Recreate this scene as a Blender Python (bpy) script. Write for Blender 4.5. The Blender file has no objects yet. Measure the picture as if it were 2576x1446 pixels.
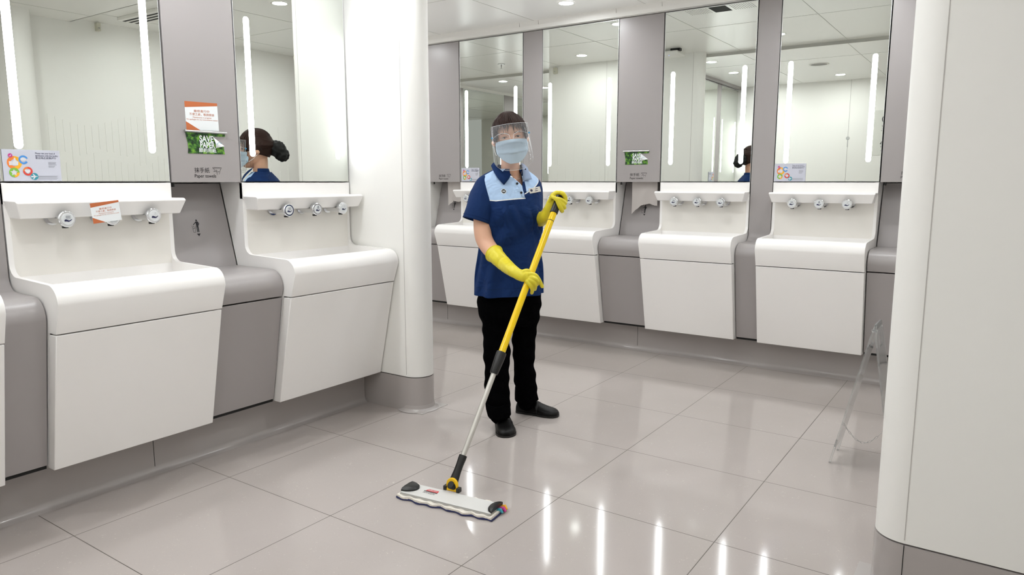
import bpy, bmesh, math, random
from mathutils import Vector, Matrix
random.seed(7)
S = bpy.context.scene
COL = S.collection
PI = math.pi
R = math.radians

# ------------------------------------------------------------------ camera, world, exposure
CAM_F, CAM_PITCH, CAM_YAW, CAM_H = 1808.0, 0.1462, R(34.5), 1.2
cd = bpy.data.cameras.new('camera'); cam = bpy.data.objects.new('camera', cd); COL.objects.link(cam)
cam.location = (0, 0, CAM_H); cam.rotation_euler = (PI/2 - CAM_PITCH, 0, CAM_YAW)
cd.sensor_width = 36.0; cd.lens = CAM_F*36.0/2576.0; cd.clip_start = 0.02
S.camera = cam
w = bpy.data.worlds.new('world'); S.world = w; w.use_nodes = True
w.node_tree.nodes['Background'].inputs[0].default_value = (1, 1, 1, 1)
w.node_tree.nodes['Background'].inputs[1].default_value = 0.3
S.view_settings.view_transform = 'Standard'; S.view_settings.look = 'None'
S.view_settings.gamma = 1.0; S.view_settings.use_curve_mapping = False
S.view_settings.exposure = 0.8
try:
    S.cycles.max_bounces = 14; S.cycles.diffuse_bounces = 6; S.cycles.glossy_bounces = 8
    S.cycles.transmission_bounces = 8; S.cycles.transparent_max_bounces = 16
    S.cycles.sample_clamp_indirect = 6.0; S.cycles.caustics_reflective = False
    S.cycles.use_denoising = True
except Exception: pass
LAMP_E, STRIP_E = 168.0, 13.0

# ------------------------------------------------------------------ helpers
def mat(name, col, rough=.5, metal=0., emit=None, es=1., bump=None, spec=.5, coat=0., alpha=1., trans=0., ior=1.45, sheen=0., emat=None):
    m = bpy.data.materials.new(name); m.use_nodes = True
    nt = m.node_tree; b = nt.nodes['Principled BSDF']
    b.inputs['Base Color'].default_value = (*col, 1); b.inputs['Roughness'].default_value = rough
    b.inputs['Metallic'].default_value = metal; b.inputs['Specular IOR Level'].default_value = spec
    b.inputs['Coat Weight'].default_value = coat; b.inputs['Coat Roughness'].default_value = .08
    b.inputs['Alpha'].default_value = alpha; b.inputs['Transmission Weight'].default_value = trans
    b.inputs['IOR'].default_value = ior; b.inputs['Sheen Weight'].default_value = sheen
    if emit:
        b.inputs['Emission Color'].default_value = (*emit, 1); b.inputs['Emission Strength'].default_value = es
    if bump:
        sc, st, dist = bump
        tc = nt.nodes.new('ShaderNodeTexCoord'); n = nt.nodes.new('ShaderNodeTexNoise'); bp = nt.nodes.new('ShaderNodeBump')
        n.inputs['Scale'].default_value = sc; n.inputs['Detail'].default_value = 3
        bp.inputs['Strength'].default_value = st; bp.inputs['Distance'].default_value = dist
        nt.links.new(tc.outputs['Object'], n.inputs['Vector']); nt.links.new(n.outputs['Fac'], bp.inputs['Height'])
        nt.links.new(bp.outputs['Normal'], b.inputs['Normal'])
    return m
def hexc(h):
    v = [int(h[i:i+2], 16)/255 for i in (0, 2, 4)]
    return tuple(c/12.92 if c <= .04045 else ((c+.055)/1.055)**2.4 for c in v)

class NT:
    def __init__(s, m): s.t = m.node_tree; s.b = s.t.nodes['Principled BSDF']
    def n(s, kind, **kw):
        x = s.t.nodes.new(kind)
        for k, v in kw.items(): setattr(x, k, v)
        return x
    def l(s, a, b): s.t.links.new(a, b)
    def m(s, op, a, b=None, c=None):
        x = s.t.nodes.new('ShaderNodeMath'); x.operation = op
        for i, v in enumerate((a, b, c)):
            if v is None: continue
            if isinstance(v, (int, float)): x.inputs[i].default_value = v
            else: s.l(v, x.inputs[i])
        return x.outputs[0]
    def mix(s, f, a, b):
        x = s.t.nodes.new('ShaderNodeMix'); x.data_type = 'RGBA'
        if isinstance(f, (int, float)): x.inputs[0].default_value = f
        else: s.l(f, x.inputs[0])
        for i, v in ((6, a), (7, b)):
            if isinstance(v, tuple): x.inputs[i].default_value = (*v, 1)
            else: s.l(v, x.inputs[i])
        return x.outputs[2]

class MB:
    def __init__(s): s.v = []; s.f = []; s.mi = []; s.M = None
    def add(s, vs, fs, mi=0):
        o = len(s.v)
        s.v += [tuple(s.M @ Vector(v)) if s.M else tuple(v) for v in vs]
        s.f += [[i+o for i in f] for f in fs]; s.mi += [mi]*len(fs); return s
    def box(s, x0, x1, y0, y1, z0, z1, mi=0):
        x0, x1 = min(x0, x1), max(x0, x1); y0, y1 = min(y0, y1), max(y0, y1); z0, z1 = min(z0, z1), max(z0, z1)
        v = [(x, y, z) for x in (x0, x1) for y in (y0, y1) for z in (z0, z1)]
        return s.add(v, [(0, 1, 3, 2), (4, 6, 7, 5), (0, 4, 5, 1), (2, 3, 7, 6), (0, 2, 6, 4), (1, 5, 7, 3)], mi)
    def prism(s, poly, a0, a1, ax='x', mi=0, caps=True):
        n = len(poly)
        def P(a, p): return (a, p[0], p[1]) if ax == 'x' else (p[0], a, p[1]) if ax == 'y' else (p[0], p[1], a)
        v = [P(a0, p) for p in poly]+[P(a1, p) for p in poly]
        f = [(i, (i+1) % n, n+(i+1) % n, n+i) for i in range(n)]
        if caps: f += [tuple(range(n))[::-1], tuple(range(n, 2*n))]
        return s.add(v, f, mi)
    def cyl(s, p0, p1, r0, r1=None, n=24, mi=0, caps=True):
        r1 = r0 if r1 is None else r1
        p0, p1 = Vector(p0), Vector(p1); d = (p1-p0).normalized()
        a = d.orthogonal().normalized(); b = d.cross(a)
        v = [p+(a*math.cos(t)+b*math.sin(t))*r for p, r in ((p0, r0), (p1, r1)) for t in [2*PI*i/n for i in range(n)]]
        f = [(i, (i+1) % n, n+(i+1) % n, n+i) for i in range(n)]
        if caps: f += [tuple(range(n))[::-1], tuple(range(n, 2*n))]
        return s.add(v, f, mi)
    def tube(s, pts, rad, n=10, mi=0, closed=False):
        pts = [Vector(p) for p in pts]; k = len(pts)
        if isinstance(rad, (int, float)): rad = [rad]*k
        rings = []; a = None
        for i in range(k):
            if closed: d = (pts[(i+1) % k]-pts[i-1]).normalized()
            else: d = (pts[min(i+1, k-1)]-pts[max(i-1, 0)]).normalized()
            a = d.orthogonal().normalized() if a is None else (a-d*a.dot(d)).normalized()
            b = d.cross(a)
            rings.append([pts[i]+(a*math.cos(2*PI*j/n)+b*math.sin(2*PI*j/n))*rad[i] for j in range(n)])
        return s.rings(rings, mi, closed)
    def rings(s, rings, mi=0, closed=False, caps=True):
        n = len(rings[0]); k = len(rings); v = [p for r in rings for p in r]; f = []
        for i in range(k if closed else k-1):
            j = (i+1) % k
            f += [(i*n+t, i*n+(t+1) % n, j*n+(t+1) % n, j*n+t) for t in range(n)]
        if caps and not closed: f += [tuple(range(n))[::-1], tuple(range((k-1)*n, k*n))]
        return s.add(v, f, mi)
    def ball(s, c, r, n=16, m=10, mi=0, M=None):
        c = Vector(c); r = (r, r, r) if isinstance(r, (int, float)) else r
        rings = []
        for i in range(m+1):
            ph = PI*i/m; rr = max(math.sin(ph), 1e-3)
            ring = [Vector((r[0]*rr*math.cos(2*PI*j/n), r[1]*rr*math.sin(2*PI*j/n), -r[2]*math.cos(ph))) for j in range(n)]
            rings.append([c+(M @ p if M else p) for p in ring])
        return s.rings(rings, mi)
    def flat(s, poly, y, mi=0, th=0.0):            # polygon in local x,z lying on plane y (faces -y)
        if th: return s.prism([(p[0], p[1]) for p in poly], y-th, y, 'y', mi)
        return s.add([(p[0], y, p[1]) for p in poly], [tuple(range(len(poly)))], mi)
    def build(s, name, mats, parent=None, smooth=30, bevel=0, seg=2, loc=None):
        me = bpy.data.meshes.new(name); me.from_pydata(s.v, [], s.f)
        mats = mats if isinstance(mats, (list, tuple)) else [mats]
        for m in mats: me.materials.append(m)
        me.polygons.foreach_set('material_index', s.mi)
        bm = bmesh.new(); bm.from_mesh(me); bmesh.ops.recalc_face_normals(bm, faces=bm.faces[:]); bm.to_mesh(me); bm.free()
        if smooth:
            me.polygons.foreach_set('use_smooth', [True]*len(me.polygons))
            if smooth < 180: me.set_sharp_from_angle(angle=R(smooth))
        o = bpy.data.objects.new(name, me); COL.objects.link(o)
        if parent: o.parent = parent
        if loc: o.location = loc
        if bevel:
            b = o.modifiers.new('bevel', 'BEVEL'); b.width = bevel; b.segments = seg; b.limit_method = 'ANGLE'; b.angle_limit = R(35); b.harden_normals = False
        me.update(); return o

def empty(name, loc=(0, 0, 0), rz=0):
    o = bpy.data.objects.new(name, None); COL.objects.link(o); o.location = loc; o.rotation_euler = (0, 0, rz); o.empty_display_size = .1
    return o
def tag(o, label, cat, group=None, kind=None):
    o['label'] = label; o['category'] = cat
    if group: o['group'] = group
    if kind: o['kind'] = kind
    return o
def struct(o): o['kind'] = 'structure'; return o
TXT = {}
def text(body, size, m, parent, loc, bold=0, align='LEFT', name='lettering', rot=(PI/2, 0, 0), sx=1.0, label=None, back=False, spacing=1.0):
    key = (body, size, bold, align, m.name, spacing)
    if key in TXT:
        o = bpy.data.objects.new(name, TXT[key]); COL.objects.link(o); o.parent = parent; o.location = loc; o.rotation_euler = rot; o.scale = (sx, 1, 1); return o
    c = bpy.data.curves.new('t', 'FONT'); c.body = body; c.size = size; c.align_x = align; c.offset = bold*size; c.space_line = spacing
    c.resolution_u = 3
    t = bpy.data.objects.new('t', c); COL.objects.link(t)
    dg = bpy.context.evaluated_depsgraph_get(); dg.update()
    me = bpy.data.meshes.new_from_object(t.evaluated_get(dg)); bpy.data.objects.remove(t)
    me.materials.clear(); me.materials.append(m); TXT[key] = me
    o = bpy.data.objects.new(name, me); COL.objects.link(o); o.parent = parent; o.location = loc; o.rotation_euler = rot; o.scale = (sx, 1, 1)
    if label: o['label'] = label
    return o
def arc(cx, cy, r, a0, a1, n=6, r2=None):
    r2 = r if r2 is None else r2
    return [(cx+r*math.cos(R(a0+(a1-a0)*i/n)), cy+r2*math.sin(R(a0+(a1-a0)*i/n))) for i in range(n+1)]
def ring2d(mb, cx, cz, r0, r1, y, a0=0, a1=360, n=28, mi=0, th=0):
    out = arc(cx, cz, r1, a0, a1, n); inn = arc(cx, cz, r0, a0, a1, n)
    for i in range(n): mb.flat([out[i], out[i+1], inn[i+1], inn[i]], y, mi, th)
def stroke(mb, pts, wd, y, mi=0):
    for a, b in zip(pts, pts[1:]):
        dx, dz = b[0]-a[0], b[1]-a[1]; L = math.hypot(dx, dz) or 1; nx, nz = -dz/L*wd/2, dx/L*wd/2; ex, ez = dx/L*wd*.3, dz/L*wd*.3
        mb.flat([(a[0]+nx-ex, a[1]+nz-ez), (b[0]+nx+ex, b[1]+nz+ez), (b[0]-nx+ex, b[1]-nz+ez), (a[0]-nx-ex, a[1]-nz-ez)], y, mi)

# ------------------------------------------------------------------ materials
M_white = mat('white_solid_surface', hexc('f2f0ee'), .28, bump=(60, .02, .001))
M_wall = mat('white_wall_panel', hexc('efeeea'), .5, spec=.35)
M_cream = mat('basin_inner', hexc('e9e6e0'), .3)
M_grey = mat('warm_grey_laminate', hexc('a19c9b'), .33, bump=(900, .03, .0005))
M_base = mat('grey_skirting_vinyl', hexc('aaa4a1'), .25, coat=.3)
M_dark = mat('shadow_gap', (.01, .01, .01), .7)
M_seam = mat('panel_seam', hexc('9a9894'), .6)
M_seam2 = mat('pale_panel_seam', hexc('b9b5b1'), .6)
M_mirror = mat('mirror_silver', (.755, .78, .735), .0, 1.0)
M_medge = mat('mirror_edge', (.9, .92, .92), .3, .6)
M_strip = mat('led_strip', (1, 1, 1), .5, emit=(.95, .98, 1), es=STRIP_E)
M_lamp = mat('lamp_lens', (1, 1, 1), .5, emit=(.96, .985, 1), es=LAMP_E)
M_chrome = mat('chrome', (.72, .73, .75), .12, 1.0)
M_button = mat('button_face', hexc('d9dcde'), .3)
M_black = mat('black_print', hexc('1c1b20'), .5)
M_navyp = mat('navy_print', hexc('1f2048'), .5)
M_grey_txt = mat('grey_print', hexc('7d7f86'), .6)
M_blackpl = mat('black_plastic', hexc('161514'), .38, bump=(300, .05, .0005))
M_steel = mat('brushed_steel', (.5, .5, .5), .35, 1.0)
M_paper = mat('white_paper', hexc('e9edef'), .6)
M_orange = mat('terracotta_ink', hexc('bf6a3e'), .6)
M_ceil = mat('ceiling_panel', hexc('f3f3ef'), .25, spec=.4)
M_blackgauze = mat('black_net', hexc('0b0b0c'), .75)

# floor tiles
M_floor = mat('polished_porcelain_tile', (.5, .5, .5), .1)
q = NT(M_floor); tc = q.n('ShaderNodeTexCoord'); sp = q.n('ShaderNodeSeparateXYZ'); q.l(tc.outputs['Object'], sp.inputs[0])
fx = q.m('FRACT', q.m('DIVIDE', q.m('ADD', sp.outputs[0], 2.545+60.7-.0), .607)); fy = q.m('FRACT', q.m('DIVIDE', q.m('ADD', sp.outputs[1], -1.655+60.), .6))
gx = q.m('MINIMUM', fx, q.m('SUBTRACT', 1.0, fx)); gy = q.m('MINIMUM', fy, q.m('SUBTRACT', 1.0, fy))
g = q.m('LESS_THAN', q.m('MINIMUM', gx, gy), .0024)
n1 = q.n('ShaderNodeTexNoise'); n1.inputs['Scale'].default_value = 2.2; n1.inputs['Detail'].default_value = 5; q.l(tc.outputs['Object'], n1.inputs['Vector'])
n2 = q.n('ShaderNodeTexNoise'); n2.inputs['Scale'].default_value = 55; n2.inputs['Detail'].default_value = 2; n2.inputs['Distortion'].default_value = 2.5; q.l(tc.outputs['Object'], n2.inputs['Vector'])
n3 = q.n('ShaderNodeTexVoronoi'); n3.inputs['Scale'].default_value = 120; q.l(tc.outputs['Object'], n3.inputs['Vector'])
n4 = q.n('ShaderNodeTexNoise'); n4.inputs['Scale'].default_value = 5; q.l(tc.outputs['Object'], n4.inputs['Vector'])
base = q.mix(n1.outputs['Fac'], hexc('b0a8a3'), hexc('b9b1ad'))
fl = q.m('MULTIPLY', q.m('MULTIPLY', q.m('GREATER_THAN', n2.outputs['Fac'], .70), q.m('GREATER_THAN', n4.outputs['Fac'], .46)), .32)
c1 = q.mix(fl, base, hexc('e2dcd4'))
c2 = q.mix(q.m('MULTIPLY', q.m('LESS_THAN', n3.outputs['Distance'], .12), .18), c1, hexc('6d6560'))
c3 = q.mix(g, c2, hexc('5c5650')); q.l(c3, q.b.inputs['Base Color'])
q.l(q.m('ADD', .085, q.m('MULTIPLY', g, .5)), q.b.inputs['Roughness'])
M_floor2 = mat('tile_insert', hexc('b9b4b1'), .12)

# forest print for the leaflets
M_forest = mat('forest_print', (.1, .3, .05), .55)
q = NT(M_forest); tc = q.n('ShaderNodeTexCoord'); n1 = q.n('ShaderNodeTexNoise'); n1.inputs['Scale'].default_value = 60; n1.inputs['Detail'].default_value = 4
q.l(tc.outputs['Object'], n1.inputs['Vector']); cr = q.n('ShaderNodeValToRGB'); q.l(n1.outputs['Fac'], cr.inputs[0])
cr.color_ramp.elements[0].position = .38; cr.color_ramp.elements[0].color = (*hexc('0d2a10'), 1)
cr.color_ramp.elements[1].position = .66; cr.color_ramp.elements[1].color = (*hexc('74a834'), 1)
e = cr.color_ramp.elements.new(.5); e.color = (*hexc('2c6020'), 1)
q.l(cr.outputs[0], q.b.inputs['Base Color'])

# ------------------------------------------------------------------ room shell
XB, YB = -2.91, 4.77            # mirror planes of the left wall and of the back wall
ZM0, ZM1 = 1.2, 2.33            # mirror bottom and top
ZC1, ZC2 = 2.39, 2.362          # ceiling over the back bay, over the front bay
struct(MB().box(-6.2, 2.2, -1.6, 5.3, -.05, 0).build('floor', M_floor, smooth=0))
m = MB(); m.box(-6.2, 2.2, 2.70, 5.3, ZC1, ZC1+.12); m.box(-6.2, 2.2, -1.6, 2.70, ZC2, ZC1+.12)
for x in (-5.74, -4.84, -3.945, -3.04, -2.14, -1.24, -.34, .56, 1.46):
    m.box(x-.0015, x+.0015, 2.71, 5.0, ZC1-.0012, ZC1+.01, 1); m.box(x-.0015, x+.0015, -1.6, 2.69, ZC2-.0012, ZC2+.01, 1)
m.box(-6.2, 2.2, 3.858, 3.861, ZC1-.001, ZC1+.01, 1)
for y in (2.05, .25, -1.2): m.box(-6.2, 2.2, y-.0015, y+.0015, ZC2-.001, ZC2+.01, 1)
m.box(-6.2, 2.2, 2.695, 2.701, ZC2, ZC1, 2)
struct(m.build('ceiling', [M_ceil, mat('ceiling_joint', hexc('b9b8b3'), .6), mat('ceiling_step_strip', hexc('bdbcb6'), .5)], smooth=0))

def wall(name, x0, x1, y0, y1, z0=0, z1=2.45, m=M_wall, extra=None):
    mb = MB().box(x0, x1, y0, y1, z0, z1)
    if extra: extra(mb)
    return struct(mb.build(name, [m, M_seam], smooth=0))
wall('wall_back', -5.9, .2, YB+.24, YB+.34)
wall('wall_left', XB-.9, XB-.24, .30, 2.70)
def stub(name, xa, xb, yf, th, left_round, right_round, z0, z1, m, grow=0., seams=()):
    r = th/2; poly = []
    yc = yf+r; r += grow
    if right_round: poly += arc(xb, yc, r, -90, 90, 20)
    else: poly += [(xb, yc-r), (xb, yc+r)]
    if left_round: poly += arc(xa, yc, r, 90, 270, 20)
    else: poly += [(xa, yc+r), (xa, yc-r)]
    mb = MB().prism(poly, z0, z1, 'z')
    for x in seams:
        for y in (yf-grow-.0008, yf+th+grow-.004): mb.box(x-.001, x+.001, y, y+.005, z0+.01, z1, 1)
    return mb
def grooves(mb, pts, axis, plane, sgn):
    """shallow raised capsules on a wall: (pos, z0, z1)"""
    for p, z0, z1 in pts:
        r = .0065
        poly = arc(p, z1, r, 0, 180, 6)+arc(p, z0, r, 180, 360, 6)
        if axis == 'x': mb.prism(poly, plane, plane+sgn*.003, 'x')
        else: mb.prism(poly, plane, plane+sgn*.0016, 'y')
def wave(p0, n, dp, zt=1.64, seed=1):
    rnd = random.Random(seed); out = []
    for i in range(n):
        p = p0+dp*i; a = zt+.045*math.cos(i*.42+seed)
        b = 1.42+.05*math.sin(i*.7+seed*2)+rnd.uniform(-.06, .06)
        out.append((p, b, a))
        c = b-.05-rnd.random()*.05; d = .95-rnd.random()*.1
        out.append((p, d, c))
    return out
# partition between the two bays (left) and the stub that ends in front on the right
m = stub('w', -4.06, -2.53, 2.705, .17, True, True, .188, 2.45, M_wall, seams=(-2.53, -3.43))
grooves(m, wave(-4.0, 9, .1, 1.66, 3)+wave(-3.1, 4, .1, 1.5, 5), 'y', 2.875, 1)
struct(m.build('wall_partition_left', [M_wall, M_seam2], smooth=40))
struct(stub('b', -4.06, -2.53, 2.705, .17, True, True, 0, .183, M_base, .002).build('baseboard_partition_left', M_base, smooth=40))
m = stub('w', -.165, 2.2, 2.197, .17, True, False, .188, 2.45, M_wall, seams=(-.165,))
struct(m.build('wall_partition_right', [M_wall, M_seam2], smooth=40))
struct(stub('b', -.165, 2.2, 2.197, .17, True, False, 0, .183, M_base, .002, seams=(-.165,)).build('baseboard_partition_right', [M_base, M_dark], smooth=40))
def wr(mb): grooves(mb, wave(2.49, 19, .0505*1.0, 1.66, 1)+wave(3.5, 12, .1, 1.66, 2), 'x', -.03, -1)
wall('wall_right', -.03, .12, 2.367, 5.05, extra=wr)
wall('wall_rear', -2.91, -1.0, .14, .298, extra=lambda mb: mb.box(-1.611, -1.608, .297, .2995, .1, 2.4, 1))
wall('wall_entry_side', -1.12, -1.0, -1.6, .16)
wall('wall_entry_end', -1.2, 2.2, -1.7, -1.58)
wall('wall_entry_right', 1.9, 2.0, -1.6, 2.2)
wall('wall_far_left', -6.1, -6.0, -1.6, 5.1)
wall('wall_far_rear', -6.2, -2.9, -1.7, -1.58)

def skirting(name, x0, x1, y0, y1, d, seams=()):
    """coved skirting; d = (dx,dy) the direction it faces"""
    t = .02; prof = [(-.06, 0), (.028, 0), (.016, .004), (.006, .013), (0, .03), (0, .185), (-.06, .185)]
    mb = MB()
    if d[1]:
        s = d[1]; mb.prism([(y0+s*p[0], p[1]) for p in prof], x0, x1, 'x')
        for q_ in seams: mb.box(q_-.001, q_+.001, y0, y0+s*.0008, .012, .185, 1)
    else:
        s = d[0]; mb.prism([(x0+s*p[0], p[1]) for p in prof], y0, y1, 'y')
        for q_ in seams: mb.box(x0, x0+s*.0008, q_-.001, q_+.001, .012, .185, 1)
    return struct(mb.build(name, [M_base, M_dark], smooth=40))
skirting('baseboard_left', XB+.07, 0, .30, 2.70, (1, 0), (1.508,))
skirting('baseboard_back', -5.9, -.03, YB-.07, 0, (0, -1), (-2.13, -3.9))
struct(MB().box(-2.60, -2.425, 2.705, 2.911, .0004, .002).build('trim_floor_insert', M_floor2, smooth=0))
m = MB(); m.rings([[Vector((-2.53+rr*math.cos(t), 2.79+rr*math.sin(t), zz)) for t in [2*PI*i/40 for i in range(40)]] for rr, zz in ((.112, .002), (.1, .006), (.091, .016), (.087, .035))])
struct(m.build('trim_column_cove', M_base))
struct(MB().box(-.30, -.08, 2.17, 2.395, .0004, .002).build('trim_floor_insert_right', M_floor2, smooth=0))

# head trims above the mirrors
struct(MB().prism([(YB+.24, ZC1), (YB-.06, ZC1), (YB-.055, ZM1+.028), (YB-.045, ZM1+.004), (YB+.24, ZM1+.004)], -5.9, -.03, 'x').build('trim_head_back', M_wall, smooth=0))
struct(MB().box(XB-.24, XB+.045, .30, 2.704, ZM1+.004, ZC2).build('trim_head_left', M_grey, smooth=0))
m = MB()
for x in (-3.17, -3.0, -2.36, -2.02, -1.4, -1.25, -.64): m.box(x-.0007, x+.0007, YB-.0606, YB-.05, ZM1+.03, ZC1-.001)
struct(m.build('trim_head_joints', M_seam2, smooth=0))

# ------------------------------------------------------------------ wall units (local: x along the wall, -y out from it)
GAP = .003
def basin_profile():
    """outer side outline (y,z) of the cheek"""
    p = [(.165, 1.196), (0, 1.196), (0, .91)]
    p += [(-.045+.045*math.cos(R(a)), .91-.045*math.sin(R(a))) for a in (20, 45, 70, 90)]
    p += [(-.28, .858)]
    p += [(-.285-.062*math.sin(R(a)), .797+.061*math.cos(R(a))) for a in (10, 25, 40, 55, 70, 85)]
    p += [(-.348, .79), (-.314, .692), (-.262, .692), (-.150, .192), (.12, .192), (.062, .80)]
    return p
def washbasin(parent_loc, rz, x0, x1, label, group):
    W = x1-x0; e = empty('washbasin', parent_loc(x0+W/2), rz)
    h = W/2-.0015; t = .017
    cp = basin_profile()
    m = MB()
    for a, b in ((-h, -h+t), (h-t, h)): m.prism(cp, a, b, 'x')
    # front apron with rolled rim, and the bowl
    ap = [(-.28, .858)]+[(-.285-.062*math.sin(R(a)), .797+.061*math.cos(R(a))) for a in (10, 25, 40, 55, 70, 85)]+[(-.348, .79), (-.314, .692), (-.262, .692), (-.29, .78)]+[(-.272, .80), (-.268, .835), (-.272, .853)]
    m.prism(ap, -h+t, h-t, 'x')
    bowl = [(0, .86), (-.012, .80), (-.05, .768), (-.22, .745), (-.262, .77), (-.28, .80), (-.285, .785), (-.262, .745), (-.22, .725), (-.04, .75), (.02, .80), (.02, .86)]
    m.prism(bowl, -h+t, h-t, 'x')
    bs = m.build('basin', M_white, e, smooth=40)
    m = MB(); m.box(-h+t, h-t, .0, .02, .80, 1.0); m.box(-h+t, h-t, -.0018, .02, 1.0, 1.075)
    m.build('splashback', M_cream, e, smooth=0)
    m = MB(); m.box(-h, h, -.004, .02, 1.12, 1.195); m.build('upper_panel', M_white, e, bevel=.0015)
    # shelf, ends undercut
    top = [(-h, .0, 1.133), (h, .0, 1.133), (h, -.104, 1.133), (-h, -.104, 1.133)]
    m = MB(); k = .016
    v = [(-h, .01, 1.134), (h, .01, 1.134), (h, -.1, 1.134), (-h, -.1, 1.134), (h, -.111, 1.126), (-h, -.111, 1.126),
         (h-k, -.087, 1.071), (-h+k, -.087, 1.071), (h-k, .01, 1.071), (-h+k, .01, 1.071)]
    f = [(0, 1, 2, 3), (3, 2, 4, 5), (5, 4, 6, 7), (7, 6, 8, 9), (9, 8, 1, 0), (1, 8, 6, 4, 2), (0, 3, 5, 7, 9)]
    m.add(v, f); m.build('shelf', M_white, e, bevel=.004)
    m = MB(); m.prism([(-.313, .687), (-.201, .187), (-.152, .187), (-.264, .687)], -h, h, 'x')
    m.build('access_panel', M_white, e, bevel=.003)
    m = MB(); m.box(-h+.004, h-.004, -.27, -.14, .686, .693); m.build('shadow_joint', M_dark, e, smooth=0)
    tag(e, label, 'washbasin', group); return e
def rot_pt(loc, rz): return loc
ICON = {'hand': [(-.0155, -.006), (-.0125, -.001), (-.006, -.001), (.0005, -.004), (.005, -.0035), (.0045, -.0055), (.0008, -.0062), (.003, -.0072), (.0075, -.0055), (.0165, -.0005), (.018, -.0015), (.0155, -.0045), (.008, -.0105), (.002, -.0125), (-.006, -.0105), (-.0145, -.0105)]}
def tap(place, rz, x, kind, label, group):
    e = empty('sensor_tap' if kind != 'soap' else 'soap_dispenser', place(x), rz)
    m = MB(); L = .118
    hp = arc(0, 1.0700, .0225, 180, 360, 16); m.prism(hp, -.005, -L+.013, 'y')
    m.cyl((0, -L+.013, 1.066), (0, -L-.006, 1.067), .0275, .0295, 32); m.cyl((0, -L-.006, 1.067), (0, -L-.010, 1.067), .0295, .027, 32)
    m.build('body', M_chrome, e, bevel=.001)
    m = MB(); m.prism(arc(0, 1.0698, .0285, 180, 360, 16), -.0045, -.011, 'y'); m.build('wall_flange', M_chrome, e)
    m = MB(); m.cyl((0, -L-.0095, 1.067), (0, -L-.0115, 1.067), .0215, .0205, 32); m.build('button', M_button, e)
    y = -L-.0121; m = MB()
    m.flat([(a*.8+.0, 1.067+b*.8) for a, b in ICON['hand']], y)
    if kind == 'dryer':
        for i in range(5):
            xx = -.005+i*.0032; stroke(m, [(xx+.0012*math.sin(t*1.6), 1.0685+t*.0022) for t in range(6)], .0009, y)
    elif kind == 'tap':
        for i in range(6): stroke(m, [(.0015+(i-2.5)*.0006, 1.0825), (.0015+(i-2.5)*.0019, 1.0695)], .0006, y)
    else:
        m.flat(arc(.003, 1.0775, .0011, 0, 360, 8), y); stroke(m, [(-.001, 1.071), (.001, 1.0735)], .0005, y); stroke(m, [(.0045, 1.071), (.0055, 1.0735)], .0005, y)
    m.build('pictogram', M_navyp, e, smooth=0)
    m = MB(); m.cyl((0, -L+.014, 1.049), (0, -L+.014, 1.034), .012, .0105, 16); m.build('nozzle', M_blackpl, e)
    tag(e, label, 'tap' if kind != 'soap' else 'soap dispenser', group); return e
def mirror(place, rz, x0, x1, label, group):
    W = x1-x0; e = empty('mirror', place(x0+W/2), rz); h = W/2-.004
    MB().box(-h, h, .0, .006, ZM0+.001, ZM1-.004).build('glass', M_mirror, e, smooth=0)
    m = MB(); m.box(-h-.0015, -h, -.0006, .02, ZM0, ZM1-.002); m.box(h, h+.0015, -.0006, .02, ZM0, ZM1-.002); m.box(-h, h, -.0006, .02, ZM1-.006, ZM1-.002)
    m.build('frame', M_medge, e, smooth=0)
    MB().box(-h, h, .02, .10, ZM0+.002, ZM1).build('backing', M_dark, e, smooth=0)
    for s in (-1, 1):
        xc = s*(h-.065); m = MB(); r = .0145
        poly = arc(xc, 1.937-r, r, 0, 180, 10)+arc(xc, 1.315+r, r, 180, 360, 10)
        m.prism(poly, -.0012, -.0002, 'y'); m.build('light_strip', M_strip, e, smooth=0)
    tag(e, label, 'mirror', group); return e
def narrow_panel(place, rz, x0, x1, label, group=None, left_hidden=False):
    W = x1-x0; e = empty('divider_panel', place(x0+W/2), rz); h = W/2-.0015
    prof = [(.22, ZM1), (.0, ZM1), (.0, .875)]+[(-.05+.05*math.cos(R(a)), .865-.05*math.sin(R(a))) for a in (0, 20, 45, 70, 90)]
    prof += [(-.19, .812)]+[(-.195-.07*math.sin(R(a)), .742+.07*math.cos(R(a))) for a in (10, 25, 40, 55, 70, 85, 97)]
    prof += [(-.163, .20), (.0, .20), (.22, .80)]
    MB().prism(prof, -h, h, 'x').build('panel', M_grey, e, bevel=.0015)
    MB().box(-h, h, -.155, .1, .186, .199).build('shadow_joint', M_dark, e, smooth=0)
    tag(e, label, 'panel', group); return e
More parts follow.
